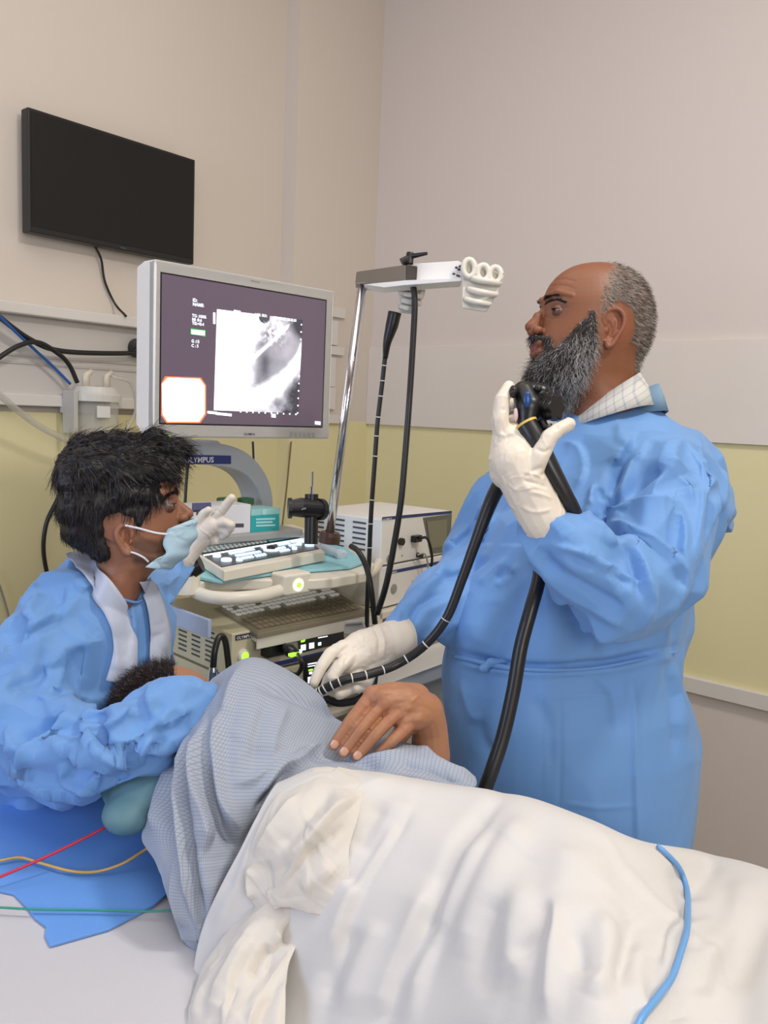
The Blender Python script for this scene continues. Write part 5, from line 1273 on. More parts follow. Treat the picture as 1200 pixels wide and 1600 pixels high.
DS = [('s', 14, 26, [(985, 688), (962, 730), (946, 780), (940, 822)]),
      ('g', -12, 12, [(968, 730), (948, 775), (940, 815)]), ('r', 12, 16, [(1010, 690), (985, 740), (968, 790), (955, 815)]),
      ('s', 12, 22, [(946, 812), (985, 790), (1020, 782), (1052, 784)]), ('g', -10, 11, [(950, 806), (980, 775), (1010, 745), (1035, 730)]),
      ('s', 13, 24, [(950, 820), (1000, 832), (1040, 858), (1072, 892)]), ('r', 9, 12, [(1052, 784), (1070, 830), (1066, 880)]),
      ('g', -11, 11, [(946, 822), (975, 850), (993, 889), (1003, 940)]), ('r', 12, 15, [(965, 838), (1000, 880), (1014, 930), (1003, 985)]),
      ('r', 10, 12, [(908, 815), (940, 832), (965, 850)]), ('s', 9, 18, [(860, 848), (920, 868), (975, 900), (1012, 912)]),
      ('g', -8, 10, [(880, 862), (940, 890), (990, 915)]), ('r', 8, 14, [(835, 880), (880, 920), (930, 950), (984, 985)]),
      ('g', -7, 10, [(840, 855), (880, 895), (940, 930), (975, 950)]),
      ('r', 8, 9, [(930, 760), (925, 790), (912, 815)]), ('g', -7, 8, [(938, 765), (934, 800)]),
      ('r', 7, 12, [(965, 662), (975, 690), (990, 700)]), ('s', 7, 16, [(880, 690), (905, 700), (915, 740), (900, 770)]),
      ('r', 2.5, 4, [(1090, 665), (1097, 720), (1096, 800), (1085, 860)]), ('r', 6, 9, [(1120, 700), (1132, 750), (1128, 800)]),
      ('g', -5, 8, [(1105, 720), (1112, 780), (1104, 850)]), ('r', 6, 10, [(1075, 860), (1068, 920), (1040, 970)]),
      ('s', 7, 16, [(1040, 700), (1070, 740), (1085, 790)]),
      ('g', -9, 8, [(712, 1018), (760, 1032), (800, 1040), (870, 1042), (941, 1036), (1000, 1024), (1056, 1010)]),
      ('r', 5, 8, [(715, 1034), (760, 1046), (830, 1052), (940, 1048), (1050, 1026)]),
      ('r', 4, 9, [(792, 872), (770, 895), (750, 915)]), ('r', 4, 9, [(812, 880), (790, 905), (775, 915)]), ('g', -4, 10, [(800, 890), (775, 908)]),
      ('g', 5, 20, [(760, 860), (735, 930), (730, 1000)]),
      ('g', -1.6, 5, [(875, 1085), (876, 1180), (873, 1270)]), ('r', 2.4, 7, [(990, 1050), (992, 1150), (994, 1250), (997, 1330)]),
      ('s', 2, 26, [(996, 1340), (994, 1250), (992, 1150), (989, 1060)]),
      ('g', -6, 14, [(745, 1120), (755, 1160), (775, 1190)]), ('r', 5, 14, [(720, 1060), (735, 1110), (750, 1130)]),
      ('s', 7, 16, [(1053, 1035), (1062, 1090), (1076, 1150)]), ('g', -6, 10, [(1040, 1040), (1050, 1110), (1055, 1180)]),
      ('r', 2, 5, [(860, 1090), (920, 1086), (985, 1088)]), ('r', 1.6, 4, [(880, 1255), (940, 1262), (995, 1258)]), ('g', -4, 16, [(830, 1090), (855, 1130), (860, 1200)]),
      ('g', -4, 14, [(930, 1050), (960, 1090), (965, 1150)]),
      # far sleeve
      ('s', 9, 14, [(762, 772), (745, 815), (715, 845), (690, 865)]), ('r', 8, 10, [(780, 800), (752, 850), (715, 880)]), ('g', -8, 9, [(765, 870), (730, 895), (690, 900)]),
      ('r', 8, 10, [(700, 870), (680, 905), (640, 930)]), ('g', -7, 8, [(690, 925), (650, 950), (640, 985)]), ('r', 6, 8, [(720, 930), (690, 975), (660, 1010)]), ('r', 6, 7, [(640, 935), (625, 955), (622, 975)])]
_x, _y, _z = proj(v); wgt = np.interp(_y, [640, 700, 980, 1040, 1100], [.25, 1, 1, .45, .3])*np.where((_x < 850) & (_y > 850) & (_z > 1.5), .6, 1)
v = facet(v, f, 5500, .0035, wgt*.8, 6, 0); v = facet(v, f, 800, .0125, wgt, 5, 0)
v = creases(v, f, DS, k=1.5, kw=.75); v = lap(v, f, 1, .35)

xg, yg, zg_ = proj(v)
gown = mkobj('surgical_gown', v, f, m_blue, doc, smooth=True)
tree('dgown', v, f)
m_trous = mat('trousers_dark', (60, 66, 84), .8, var=.05); m_shoe = mat('shoe_black', (30, 30, 32), .4)
def legs(parent, cx, cy, ztop, fd):
    """trousers and shoes below the gown; fd = facing direction"""
    sd = np.cross(ZUP, fd); g = MB()
    for sg in (1, -1):
        h = np.array([cx, cy, ztop])+sd*sg*.09; k_ = np.array([cx, cy, (ztop+ZF)/2+.05])+sd*sg*.10+fd*.02; a_ = np.array([cx, cy, ZF+.10])+sd*sg*.11
        g.cap(h, k_, .10, .075).cap(k_, a_, .075, .06)
        s_ = MB(); s_.ell(a_+fd*.09+ZUP*-.055, [fd*.135, sd*.045, ZUP*.042], 24, 12).ell(a_-ZUP*.03, [fd*.06, sd*.045, ZUP*.06], 20, 12)
        sv_, sf_ = fuse(s_, .006, 3); mkobj('shoe', sv_, sf_, m_shoe, parent, smooth=True)
    tv_, tf_ = fuse(g, .010, 3); mkobj('trousers', tv_, tf_, m_trous, parent, smooth=True)
_q = P(882, 1000, 1.73); legs(doc, _q[0], _q[1], .55, -(_r0*.98+_f0*.2))
# waist tie with its knot
pts = on(['dgown'], [(712, 1026), (740, 1034), (765, 1040), (800, 1046), (860, 1049), (930, 1045), (1000, 1032), (1054, 1018)], .003)
MB().tube(spl(pts, 60), [.004, .005, .006, .004, .0035, .003, .003], 8).build('waist_tie', m_blue, doc, smooth=True)
kp = hit(['dgown'], 772, 1040, .008)
g = MB(); g.ell(kp, [RT*.014, UP*.009, FWD*.009], 16, 10).cap(kp, kp+RT*.022+UP*.004, .006, .008).cap(kp, kp-RT*.02-UP*.012, .006, .007).cap(kp, kp+RT*.016-UP*.014, .005, .006)
kv, kf = fuse(g, .0025, 2); kv = wrinkles(kv, kf, 30, .012, .003, .0012, 4); mkobj('tie_knot', kv, kf, m_blue, doc, smooth=True)
# --- raised left hand in a long cuffed glove
g = MB()
chain(g, [(850, 812, 1.40, .040), (828, 770, 1.40, .041), (803, 722, 1.40, .041)]); chain(g, [(795, 735, 1.41, .034), (798, 690, 1.42, .034), (812, 680, 1.43, .028)])
chain(g, [(803, 722, 1.40, .041), (815, 690, 1.42, .03)])
fing = [[(787, 690, 1.41, .015), (782, 655, 1.405, .0142), (784, 625, 1.41, .0130), (795, 604, 1.42, .0105)],
        [(782, 685, 1.43, .0125), (778, 655, 1.445, .012), (792, 632, 1.47, .011), (815, 630, 1.485, .009)],
        [(785, 700, 1.45, .0125), (784, 665, 1.47, .0115), (800, 650, 1.49, .0105), (824, 650, 1.49, .009)],
        [(795, 712, 1.46, .011), (795, 685, 1.485, .010), (812, 672, 1.495, .0095), (832, 668, 1.49, .008)]]
for q in fing: chain(g, q)
chain(g, [(822, 755, 1.385, .022), (842, 715, 1.375, .017), (858, 684, 1.375, .014), (872, 672, 1.38, .0125), (889, 663, 1.385, .0115)])
v, f = fuse(g, .0018, 4)
v = creases(v, f, [('r', 2.5, 4, [(778, 678), (790, 680), (806, 676)]), ('g', -2, 3, [(836, 700), (850, 706), (862, 700)]), ('g', -2.5, 4, [(820, 745), (835, 735), (850, 730)]),
    ('r', 3, 4, [(818, 738), (838, 742), (852, 752)]), ('g', -2.5, 3, [(816, 750), (836, 755), (856, 762)]), ('r', 2.5, 4, [(826, 768), (845, 772), (864, 780)]), ('g', -2, 3, [(868, 664), (872, 672)]),
    ('r', 2, 5, [(800, 770), (815, 760), (830, 765)]), ('g', -1.5, 3, [(782, 640), (790, 640)]), ('r', 2.5, 4, [(812, 790), (835, 800), (862, 796)])])
v = wrinkles(v, f, 70, .02, .004, .0014, 31)
mkobj('glove', v, f, m_glove, doc, smooth=True)
# --- lower right hand in its glove
g = MB()
chain(g, [(622, 998, 1.60, .036), (596, 1002, 1.585, .034)]); chain(g, [(600, 1008, 1.58, .030), (568, 1022, 1.555, .032), (548, 1034, 1.54, .026)])
chain(g, [(596, 996, 1.585, .026), (560, 1008, 1.56, .026), (544, 1016, 1.545, .021)]); chain(g, [(600, 1020, 1.58, .024), (575, 1042, 1.555, .024)])
fing = [[(538, 1012, 1.54, .0155), (516, 1022, 1.525, .0125), (502, 1042, 1.51, .0115), (491, 1066, 1.50, .0095)],
        [(548, 1026, 1.53, .0150), (530, 1042, 1.505, .0125), (520, 1058, 1.495, .0115), (522, 1072, 1.50, .0095)],
        [(565, 1040, 1.545, .0135), (552, 1062, 1.52, .0115), (548, 1076, 1.505, .0110), (530, 1085, 1.495, .0100)],
        [(580, 1048, 1.555, .0125), (574, 1066, 1.54, .0105), (570, 1072, 1.525, .0100), (556, 1075, 1.50, .0100)]]
for q in fing: chain(g, q)
chain(g, [(560, 1020, 1.57, .015), (530, 1040, 1.565, .013), (514, 1062, 1.55, .012), (508, 1078, 1.535, .011)])
v, f = fuse(g, .0018, 4)
v = creases(v, f, [('r', 2.5, 3.5, [(590, 975), (600, 1000), (598, 1030)]), ('g', -2.2, 3, [(584, 978), (592, 1000), (590, 1028)]), ('g', -1.6, 3, [(548, 1006), (530, 1022), (522, 1042)]),
     ('g', -1.6, 3, [(570, 1010), (548, 1022), (535, 1040)]), ('r', 2, 3.5, [(560, 1000), (575, 1012), (580, 1030)])])
v = wrinkles(v, f, 60, .018, .0035, .0012, 33)
mkobj('glove', v, f, m_glove, doc, smooth=True)
cf = MB(); ax = P(634, 996, 1.61)-P(598, 1002, 1.585); ax /= np.linalg.norm(ax)
cf.lathe(P(600, 1002, 1.585), ax, [(0, .034), (.015, .038), (.035, .040), (.05, .041), (.052, .037), (.04, .034), (0, .030)], 36)
cv = np.concatenate(cf.v); cv = wrinkles(cv, cf.f, 20, .02, .005, .0015, 3); mkobj('glove_cuff', cv, cf.f, m_glove, doc, smooth=True)
# ---------------------------------------------------------------- ENDOSCOPE held by the doctor
sc_ = thing('endoscope', P(840, 650, 1.43), 'black endoscope with a yellow-ringed grip held in the raised gloved hand', 'endoscope')
g = MB(); chain(g, [(824, 660, 1.41, .018), (826, 636, 1.415, .025), (818, 612, 1.425, .019)]); chain(g, [(824, 612, 1.43, .018), (845, 614, 1.43, .017)]); chain(g, [(828, 640, 1.42, .024), (842, 640, 1.43, .024)])
v, f = fuse(g, .003, 3); body = mkobj('control_body', v, f, m_blk, sc_, smooth=True)
kn = MB()
for (x, y, d_, r0, h) in ((856, 636, 1.415, .024, .012), (862, 637, 1.40, .021, .012)):
    a0 = P(x, y, d_); ax = -FWD*.75+RT*.62; ax /= np.linalg.norm(ax); prof = []
    seg = 40; vs = []
    for h_ in (0, h):
        for k_ in range(seg):
            an = 2*math.pi*k_/seg; rr = r0*(1+.12*math.cos(an*6)); b1 = np.cross(ax, UP); b1 /= np.linalg.norm(b1); b2 = np.cross(ax, b1)
            vs.append(a0+ax*h_+rr*(math.cos(an)*b1+math.sin(an)*b2))
    MB().add(vs, [list(range(seg))[::-1], list(range(seg, 2*seg))]+[(k_, (k_+1) % seg, seg+(k_+1) % seg, seg+k_) for k_ in range(seg)]).build('angulation_knob', m_blk, sc_, bevel=.002)
MB().tube([P(846, 656, 1.40), P(852, 668, 1.395), P(862, 668, 1.39)], .007, 10).build('lock_lever', m_blk, sc_, smooth=True)
MB().ell(P(802, 612, 1.405), [RT*.007, UP*.011, FWD*.01], 16, 10).build('suction_valve', m_blkr, sc_, smooth=True)
MB().ell(P(841, 607, 1.412), [RT*.007, UP*.007, FWD*.006], 14, 8).build('remote_switch', m_blkr, sc_, smooth=True)
MB().ell(P(824, 624, 1.392), [RT*.007, UP*.014, FWD*.004], 16, 10).build('blue_inlay', mat('inlay_blue', (28, 70, 130), .3, var=0), body, smooth=True)
MB().ell(P(806, 648, 1.40), [RT*.004, UP*.012, FWD*.004], 12, 8).build('white_sticker', mat('sticker_pink', (222, 196, 196), .4, var=0), body, smooth=True)
gp = PS([(822, 662, 1.398), (838, 690, 1.39), (858, 728, 1.385), (880, 768, 1.385), (894, 792, 1.39), (900, 806, 1.40)], 40)
MB().tube(gp, [.0185, .0185, .0170, .015, .013, .012, .012], 20).build('grip', m_blkr, sc_, smooth=True)
ax = gp[1]-gp[0]; ax /= np.linalg.norm(ax)
MB().lathe(gp[0]-ax*.001, ax, [(0, .0175), (0, .0198), (.004, .0198), (.004, .0175)], 30).build('yellow_ring', mat('ring_yellow', (222, 188, 90), .4, var=0), sc_)
# light guide cord: drops from the sleeve to the bed edge
cord = PS([(845, 860, 1.52), (842, 905, 1.49), (830, 950, 1.47), (814, 1010, 1.46), (802, 1080, 1.45), (786, 1150, 1.44), (768, 1205, 1.43), (756, 1240, 1.43), (748, 1290, 1.43)], 80)
MB().tube(cord, .0125, 14).build('light_guide_cord', m_blkr, sc_, smooth=True)
tub = PS([(808, 700, 1.47), (790, 740, 1.50), (768, 782, 1.50), (742, 850, 1.50), (722, 905, 1.505), (698, 965, 1.51), (664, 1008, 1.52), (620, 1038, 1.52), (575, 1054, 1.50), (540, 1062, 1.49), (512, 1074, 1.488), (498, 1082, 1.49), (470, 1090, 1.50)], 120)
tb = MB().tube(tub, [.0145, .0145, .013, .010, .009, .0085, .0082, .0082, .0082, .0082, .0082, .0080, .008], 14).build('insertion_tube', m_blkr, sc_, smooth=True)
marks(tub, [.36, .43, .50, .565, .63, .68, .73, .78, .82, .86, .9, .93], .0083, m_mark, 'ring_mark', tb, 14)
o = MB().tube(PS([(585, 1052, 1.58), (580, 1075, 1.57), (560, 1092, 1.56), (530, 1098, 1.56), (505, 1090, 1.56)], 30), .008, 12).build('loop', m_blkr, sc_, smooth=True)
# ---------------------------------------------------------------- ASSISTANT
asn = thing('person', (P(110, 1000, 1.58)[0], P(110, 1000, 1.58)[1], ZF), 'dark-haired person in a pale blue face mask and blue gown leaning over the bed', 'person')
A = Head(200, 790, 1.52, 1, -10)
g = MB()
A.skull(g, [(692, 205, 165, .02), (696, 225, 148, .036), (704, 246, 130, .052), (718, 262, 115, .064), (742, 274, 104, .074), (768, 277, 100, .077), (790, 276, 100, .0775), (812, 278, 108, .075), (832, 280, 122, .071), (850, 280, 138, .066),
   (866, 276, 150, .061), (880, 264, 156, .056), (892, 240, 158, .054), (910, 226, 152, .054), (935, 216, 140, .052), (960, 200, 130, .05)])
g.cap(A.L(272, 785), A.L(291, 804), .0065, .0105).cap(A.L(276, 795), A.L(284, 812), .009, .011)
for sg in (1, -1):
    g.ell(A.L(283, 811, sg*.0125), [A.x*.011, A.y*.0075, A.z*.0085], 16, 10)
    g.cap(A.L(274, 768, sg*.010), A.L(266, 766, sg*.032), .007, .008).cap(A.L(266, 766, sg*.034), A.L(250, 775, sg*.052), .008, .006)
    g.cap(A.L(215, 862, sg*.050), A.L(255, 874, sg*.030), .016, .018)
A.ear(g, 206, 842, .026, .066); A.ear(g, 206, 842, .026, .066, near=False)
chain(g, [(178, 925, 1.54, .050), (160, 1000, 1.60, .06), (130, 1080, 1.62, .08)])
v, f = fuse(g, .0018, 2)
k_ = A.k
LX, LY, LZ = loc(A, v)
v = v-A.x*(gs((262-200)/k_+.006, .032, (790-788)/k_, .013)*.006)[:, None]
v = v-A.x*(gs((288-200)/k_, .007, (790-816)/k_, .0042)*.005)[:, None]
v = creases(v, f, [('g', -3, 3, [(196, 828), (200, 840), (195, 850)]), ('g', -1, 2, [(255, 797), (262, 801), (272, 799)])])
col = np.tile(np.array(SK_A), (len(v), 1)); pxv = 200+LX*k_; pyv = 790-LZ*k_
col = blend(col, s2l((60, 46, 40)), np.clip((pyv-838)/8, 0, 1)*np.clip((pxv-208)/8, 0, 1)*np.clip((885-pyv)/8, 0, 1)*.6)
col = blend(col, s2l((30, 22, 22)), np.clip(1-(pxv-205)/25, 0, 1)*np.clip((850-pyv)/12, 0, 1)*(np.abs(LY) < .066))
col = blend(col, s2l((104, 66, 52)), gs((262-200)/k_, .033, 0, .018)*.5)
L_ = [[v], list(f)]
for sg in (1, -1): A.lids(L_, 263, 789, sg*.032)
vb = np.concatenate(L_[0]); colb = np.vstack([col, np.tile(np.array(s2l((118, 80, 62))), (len(vb)-len(col), 1))])
mkobj('body', vb, L_[1], m_skinv, asn, smooth=True, colors=colb); ABODY = (v, f)
for sg in (1, -1): A.eye(asn, 262, 789, sg*.032, .0128, up=.05); A.lash(asn, 263, 789, sg*.032)
for sg in (1, -1): brow(A, asn, [(277, 772, sg*.012), (273, 768, sg*.024), (266, 771, sg*.038), (256, 782, sg*.05)], 0, 1100, 6, (20, 14, 14), up=.35, r=.0006, skin=ABODY)
# hair
g = MB()
for sg in (1, -1):
    g.cap(A.L(144, 748, sg*.035), A.L(218, 735, sg*.045), .054, .044); g.cap(A.L(143, 790, sg*.036), A.L(185, 785, sg*.048), .051, .036)
    g.cap(A.L(228, 778, sg*.060), A.L(222, 816, sg*.064), .016, .009); g.cap(A.L(142, 820, sg*.03), A.L(166, 850, sg*.03), .044, .030)
    g.cap(A.L(158, 800, sg*.05), A.L(170, 856, sg*.04), .032, .022); g.cap(A.L(215, 735, sg*.04), A.L(252, 736, sg*.035), .044, .028); g.cap(A.L(225, 755, sg*.05), A.L(244, 772, sg*.052), .026, .016); g.cap(A.L(200, 775, sg*.064), A.L(238, 776, sg*.064), .026, .018); g.cap(A.L(205, 798, sg*.066), A.L(232, 796, sg*.066), .013, .010); g.cap(A.L(190, 800, sg*.062), A.L(222, 805, sg*.064), .014, .010)
g.cap(A.L(150, 725), A.L(230, 715), .056, .045); g.cap(A.L(235, 710, .01), A.L(262, 708, .01), .040, .030); g.cap(A.L(256, 710, .02), A.L(266, 735, .03), .024, .015)
g.cap(A.L(140, 700, 0), A.L(225, 692, .0), .026, .020); g.cap(A.L(120, 722, .02), A.L(116, 750, .02), .026, .022)
g.cap(A.L(238, 690, .02), A.L(262, 702, .03), .018, .015); g.cap(A.L(262, 702, .03), A.L(268, 722, .035), .015, .012); g.cap(A.L(250, 745, .045), A.L(266, 750, .045), .018, .010)
hv, hf = fuse(g, .003, 4)
hn = normals(hv, hf); hx, hy, hz_ = loc(A, hv)
hpy = 790-hz_*k_
am = np.interp(hpy, [690, 760, 800], [.013, .007, .003])
disp = np.array([mnoise.fractal(Vector(p*30), .8, 2.1, 3) for p in hv])*am
hv = hv+hn*disp[:, None]; hn = normals(hv, hf)
hc = mkobj('hair', hv, hf, mat('hair_black', (22, 17, 19), .5, var=.1, vscale=60), asn, smooth=True)
r_, d_ = pick(hv, hn, np.ones(len(hv), bool), 12000, 41)
x_, y_, z_ = loc(A, r_); rpx = 200+x_*k_; rpy = 790-z_*k_
rs = np.random.RandomState(42)
cl = np.stack([[mnoise.noise(Vector(p*32+np.array([s_, 0, 0]))) for p in r_] for s_ in (0, 9, 18)], 1)
top = np.clip((765-rpy)/50, 0, 1)[:, None]
fl = A.x*(top*1.2-.2*(1-top))-UP*(1.1-top*.9)+cl*.8*top+cl*.18
fl = fl-d_*(fl*d_).sum(1)[:, None]; fl /= np.linalg.norm(fl, axis=1)[:, None]+1e-9
dd = fl+d_*(.0+.07*top)+rs.normal(size=r_.shape)*.035
sv, sf, per = strands(r_-d_*.001, dd, np.interp(rpy, [670, 740, 800, 870], [.040, .034, .026, .014])*rs.uniform(.5, 1.2, len(r_)), .00055, .002, .8, gravity=.12, seed=43, segs=6)
cc = np.array([s2l((24, 17, 19))])*rs.uniform(.5, 1.7, (len(r_), 1))
mkobj('hair_strands', sv, sf, mat('hair_gloss', (90, 85, 80), .38, var=0, attr='Col'), hc, colors=np.repeat(cc, per, 0))
# face mask
m_mask = mat('mask_blue', (178, 208, 222), .75, var=.02, vscale=30, bump=.15, bscale=500)
rows = [((265, 827), (300, 813)), ((261, 836), (306, 823)), ((258, 850), (303, 842)), ((262, 864), (294, 862)), ((248, 872), (281, 879)), ((232, 884), (264, 891))]
n_a = 60; RR = []
ra = spl([(a[0], a[1], 0) for a, b in rows], 50); rb = spl([(b[0], b[1], 0) for a, b in rows], 50)
for i in range(50):
    fi = i/49; row = []
    for ph in np.linspace(-.25, math.pi+.25, n_a):
        s_ = max(math.sin(ph), 0)**.75; x = ra[i][0]+(rb[i][0]-ra[i][0])*s_; y = ra[i][1]+(rb[i][1]-ra[i][1])*s_
        bul = .003*math.sin(fi*math.pi*6.5)*s_
        row.append(A.L(x, y, .061*math.cos(ph))+A.x*bul)
    RR.append(row)
mv = np.array(RR).reshape(-1, 3); mf = [(j*n_a+i, j*n_a+i+1, (j+1)*n_a+i+1, (j+1)*n_a+i) for j in range(49) for i in range(n_a-1)]
mv = wrinkles(mv, mf, 40, .02, .004, .0018, 51)
mk = mkobj('face_mask', mv, mf, m_mask, asn, smooth=True, solid=.0015)
m_loop = mat('ear_loop_white', (232, 232, 236), .6, var=0)
MB().tube(spl([A.L(204, 820, .076), A.L(224, 825, .076), A.L(246, 832, .070), A.L(264, 835, .064)], 24), .0020, 8).build('ear_loop', m_loop, mk, smooth=True)
MB().tube(spl([A.L(212, 860, .074), A.L(220, 863, .072), A.L(230, 869, .068), A.L(236, 876, .060)], 24), .0018, 8).build('ear_loop', m_loop, mk, smooth=True)
# gown
g = MB()
g.loft([ring(-130, 150, 1420, 1.62, .16), ring(-80, 190, 1300, 1.60, .17), ring(-60, 225, 1200, 1.60, .18), ring(-40, 245, 1120, 1.60, .18), ring(-20, 256, 1060, 1.60, .18), ring(0, 258, 1010, 1.60, .185),
   ring(22, 254, 970, 1.60, .185), ring(45, 244, 935, 1.59, .165), ring(66, 236, 915, 1.58, .13, tilt=-.12), ring(92, 226, 902, 1.565, .10, tilt=-.38), ring(112, 218, 895, 1.56, .082, tilt=-.42)])
chain(g, [(85, 955, 1.50, .058), (60, 1010, 1.46, .075), (40, 1090, 1.42, .085), (45, 1150, 1.37, .088), (110, 1180, 1.31, .070), (160, 1178, 1.28, .062), (215, 1150, 1.26, .062), (262, 1118, 1.27, .052), (300, 1095, 1.29, .042)])
chain(g, [(100, 1195, 1.31, .058), (150, 1200, 1.29, .048)]); chain(g, [(30, 1180, 1.38, .07), (90, 1215, 1.33, .045)])
chain(g, [(205, 930, 1.66, .05), (235, 932, 1.75, .048), (260, 903, 1.84, .042), (282, 882, 1.88, .033)])
v, f = fuse(g, .0045, 6)
AS = [('s', 14, 22, [(31, 1185), (60, 1165), (87, 1145), (105, 1092)]), ('g', -9, 10, [(20, 1165), (60, 1145), (90, 1120), (104, 1096)]),
      ('r', 14, 14, [(148, 1096), (142, 1125), (145, 1158), (160, 1180), (190, 1188), (217, 1186), (238, 1160)]), ('g', -13, 11, [(158, 1100), (154, 1140), (168, 1166), (205, 1168), (225, 1140)]),
      ('r', 8, 10, [(203, 1104), (180, 1125), (157, 1136)]), ('s', 9, 18, [(10, 1130), (14, 1170), (21, 1207), (45, 1235)][::-1]),
      ('r', 9, 12, [(87, 1162), (115, 1185), (145, 1200), (189, 1206)]), ('g', -9, 10, [(95, 1180), (130, 1205), (180, 1218)]),
      ('r', 9, 10, [(243, 1066), (236, 1095), (240, 1125)]), ('s', 8, 14, [(297, 1108), (270, 1122), (245, 1134)]), ('g', -10, 10, [(262, 1150), (240, 1170), (228, 1195)]),
      ('r', 6, 10, [(30, 1100), (80, 1080), (120, 1090)]), ('g', -6, 10, [(10, 1080), (50, 1060), (90, 1040)]),
      ('s', 6, 14, [(34, 985), (60, 968), (91, 955), (105, 940), (106, 908)]), ('g', -6, 9, [(25, 1000), (60, 985), (100, 965)]), ('r', 5, 9, [(62, 925), (48, 945), (38, 965)]),
      ('r', 5, 9, [(128, 960), (145, 975), (161, 998)]), ('g', -5, 12, [(70, 1010), (60, 1060), (30, 1100)]), ('r', 6, 14, [(100, 1000), (95, 1050), (80, 1090)]),
      ('g', -4, 10, [(130, 1010), (125, 1060)]), ('r', 10, 10, [(150, 1240), (110, 1225), (100, 1190)]), ('r', 7, 9, [(60, 1230), (45, 1200), (40, 1170)]),
      ('g', -6, 8, [(180, 1230), (200, 1205)]), ('r', 6, 8, [(205, 940), (208, 990), (205, 1040)])]
v = facet(v, f, 6500, .0035, .8, 16, 0); v = facet(v, f, 1000, .0125, 1.0, 15, 0)
v = creases(v, f, AS, k=1.5, kw=.75); v = lap(v, f, 1, .35)
mkobj('surgical_gown', v, f, m_blue, asn, smooth=True)
AG = MB().add(v, f)
AG.add(ABODY[0], ABODY[1]); tree('agown', np.concatenate(AG.v), AG.f)
_q = P(90, 1000, 1.72); legs(asn, _q[0], _q[1], .80, (_r0*.9+_f0*.3)/.95)
# clear-white plastic apron with its neck straps
m_apron = mat('apron_white', (214, 222, 238), .35, var=.03, vscale=20, alpha=.78, transl=.1)
def ribbon(name, left, right, keys, m, parent, off=.006, n=60, w_=8, solid=.001):
    a = spl([(x, y, 0) for x, y in left], n); b = spl([(x, y, 0) for x, y in right], n); V_ = []
    last = None
    for i in range(n):
        for j in range(w_):
            q = a[i]*(1-j/(w_-1))+b[i]*(j/(w_-1)); h = hit(keys, q[0], q[1], off)
            if h is None: h = last if last is not None else P(q[0], q[1], 1.5)
            V_.append(h); last = h
    V_ = np.array(V_).reshape(n, w_, 3)
    for _ in range(6): V_[1:-1] = (V_[:-2]+V_[1:-1]*2+V_[2:])/4
    # keep to the cloth: pull back toward the camera if it sank
    V_ = V_.reshape(-1, 3); f_ = [(j*w_+i, j*w_+i+1, (j+1)*w_+i+1, (j+1)*w_+i) for j in range(n-1) for i in range(w_-1)]
    V_ = wrinkles(V_, f_, 14, .05, .008, .002, 3)
    return mkobj(name, V_, f_, m, parent, smooth=True, solid=solid)
ap = ribbon('apron_strap', [(104, 866), (114, 890), (134, 908), (154, 940), (172, 980), (176, 1030), (168, 1062)], [(110, 846), (137, 868), (168, 895), (192, 935), (208, 985), (209, 1030), (200, 1072)], ['agown'], m_apron, asn, .011)
ribbon('apron_strap', [(212, 905), (222, 940), (228, 985), (228, 1040)], [(229, 902), (243, 935), (259, 985), (258, 1050)], ['agown'], m_apron, asn, .012)
MB().tube(spl(on(['agown'], [(150, 908), (165, 921), (180, 931), (195, 937), (210, 940), (222, 938)], .003), 40), .0028, 8).build('neckline_hem', m_blue, asn, smooth=True)
# pointing gloved hand beyond the mask
g = MB()
chain(g, [(284, 872, 1.885, .030), (298, 854, 1.89, .029), (314, 836, 1.89, .029)]); chain(g, [(312, 836, 1.885, .026), (330, 820, 1.88, .022)]); chain(g, [(306, 842, 1.90, .025), (322, 832, 1.90, .022)])
for q in ([(333, 812, 1.88, .0130), (346, 798, 1.87, .0115), (355, 787, 1.865, .0108), (362, 778, 1.86, .0095)],
          [(334, 818, 1.88, .0130), (352, 816, 1.87, .0112), (361, 820, 1.87, .0100), (360, 827, 1.875, .0090)],
          [(332, 827, 1.89, .0122), (347, 827, 1.88, .0108), (354, 833, 1.88, .0096), (348, 838, 1.885, .0090)],
          [(322, 836, 1.90, .0115), (334, 840, 1.89, .0100), (338, 845, 1.89, .0090), (331, 848, 1.895, .008)],
          [(306, 832, 1.88, .014), (310, 815, 1.87, .0115), (318, 803, 1.865, .0105), (326, 797, 1.86, .009)]): chain(g, q)
v, f = fuse(g, .0022, 4); v = wrinkles(v, f, 60, .02, .004, .0014, 71)
mkobj('glove', v, f, m_glove, asn, smooth=True)
# ---------------------------------------------------------------- PATIENT
pat = thing('person', (P(450, 1250, 1.25)[0], P(450, 1250, 1.25)[1], BZ), 'patient lying on one side in a grey-blue checked gown, bare hand resting on the waist', 'person')
g = MB()
g.ell(P(262, 1112, 1.42), [RT*.088, UP*.078, FWD*.085], 32, 20); g.ell(P(300, 1108, 1.47), [RT*.05, UP*.055, FWD*.06], 24, 14)
chain(g, [(290, 1130, 1.44, .055), (340, 1150, 1.42, .06), (400, 1170, 1.42, .10), (520, 1250, 1.36, .10), (640, 1310, 1.28, .07), (760, 1360, 1.20, .08), (880, 1410, 1.12, .09), (960, 1440, 1.12, .09), (1060, 1450, 1.28, .05)])
chain(g, [(390, 1115, 1.36, .07), (480, 1180, 1.36, .05), (600, 1240, 1.33, .042), (660, 1225, 1.29, .036), (672, 1180, 1.27, .031), (672, 1140, 1.262, .027), (664, 1110, 1.25, .028)])
chain(g, [(660, 1108, 1.245, .027), (632, 1098, 1.225, .026), (600, 1094, 1.215, .020)]); chain(g, [(668, 1112, 1.25, .024), (645, 1116, 1.225, .024), (628, 1120, 1.215, .019)])
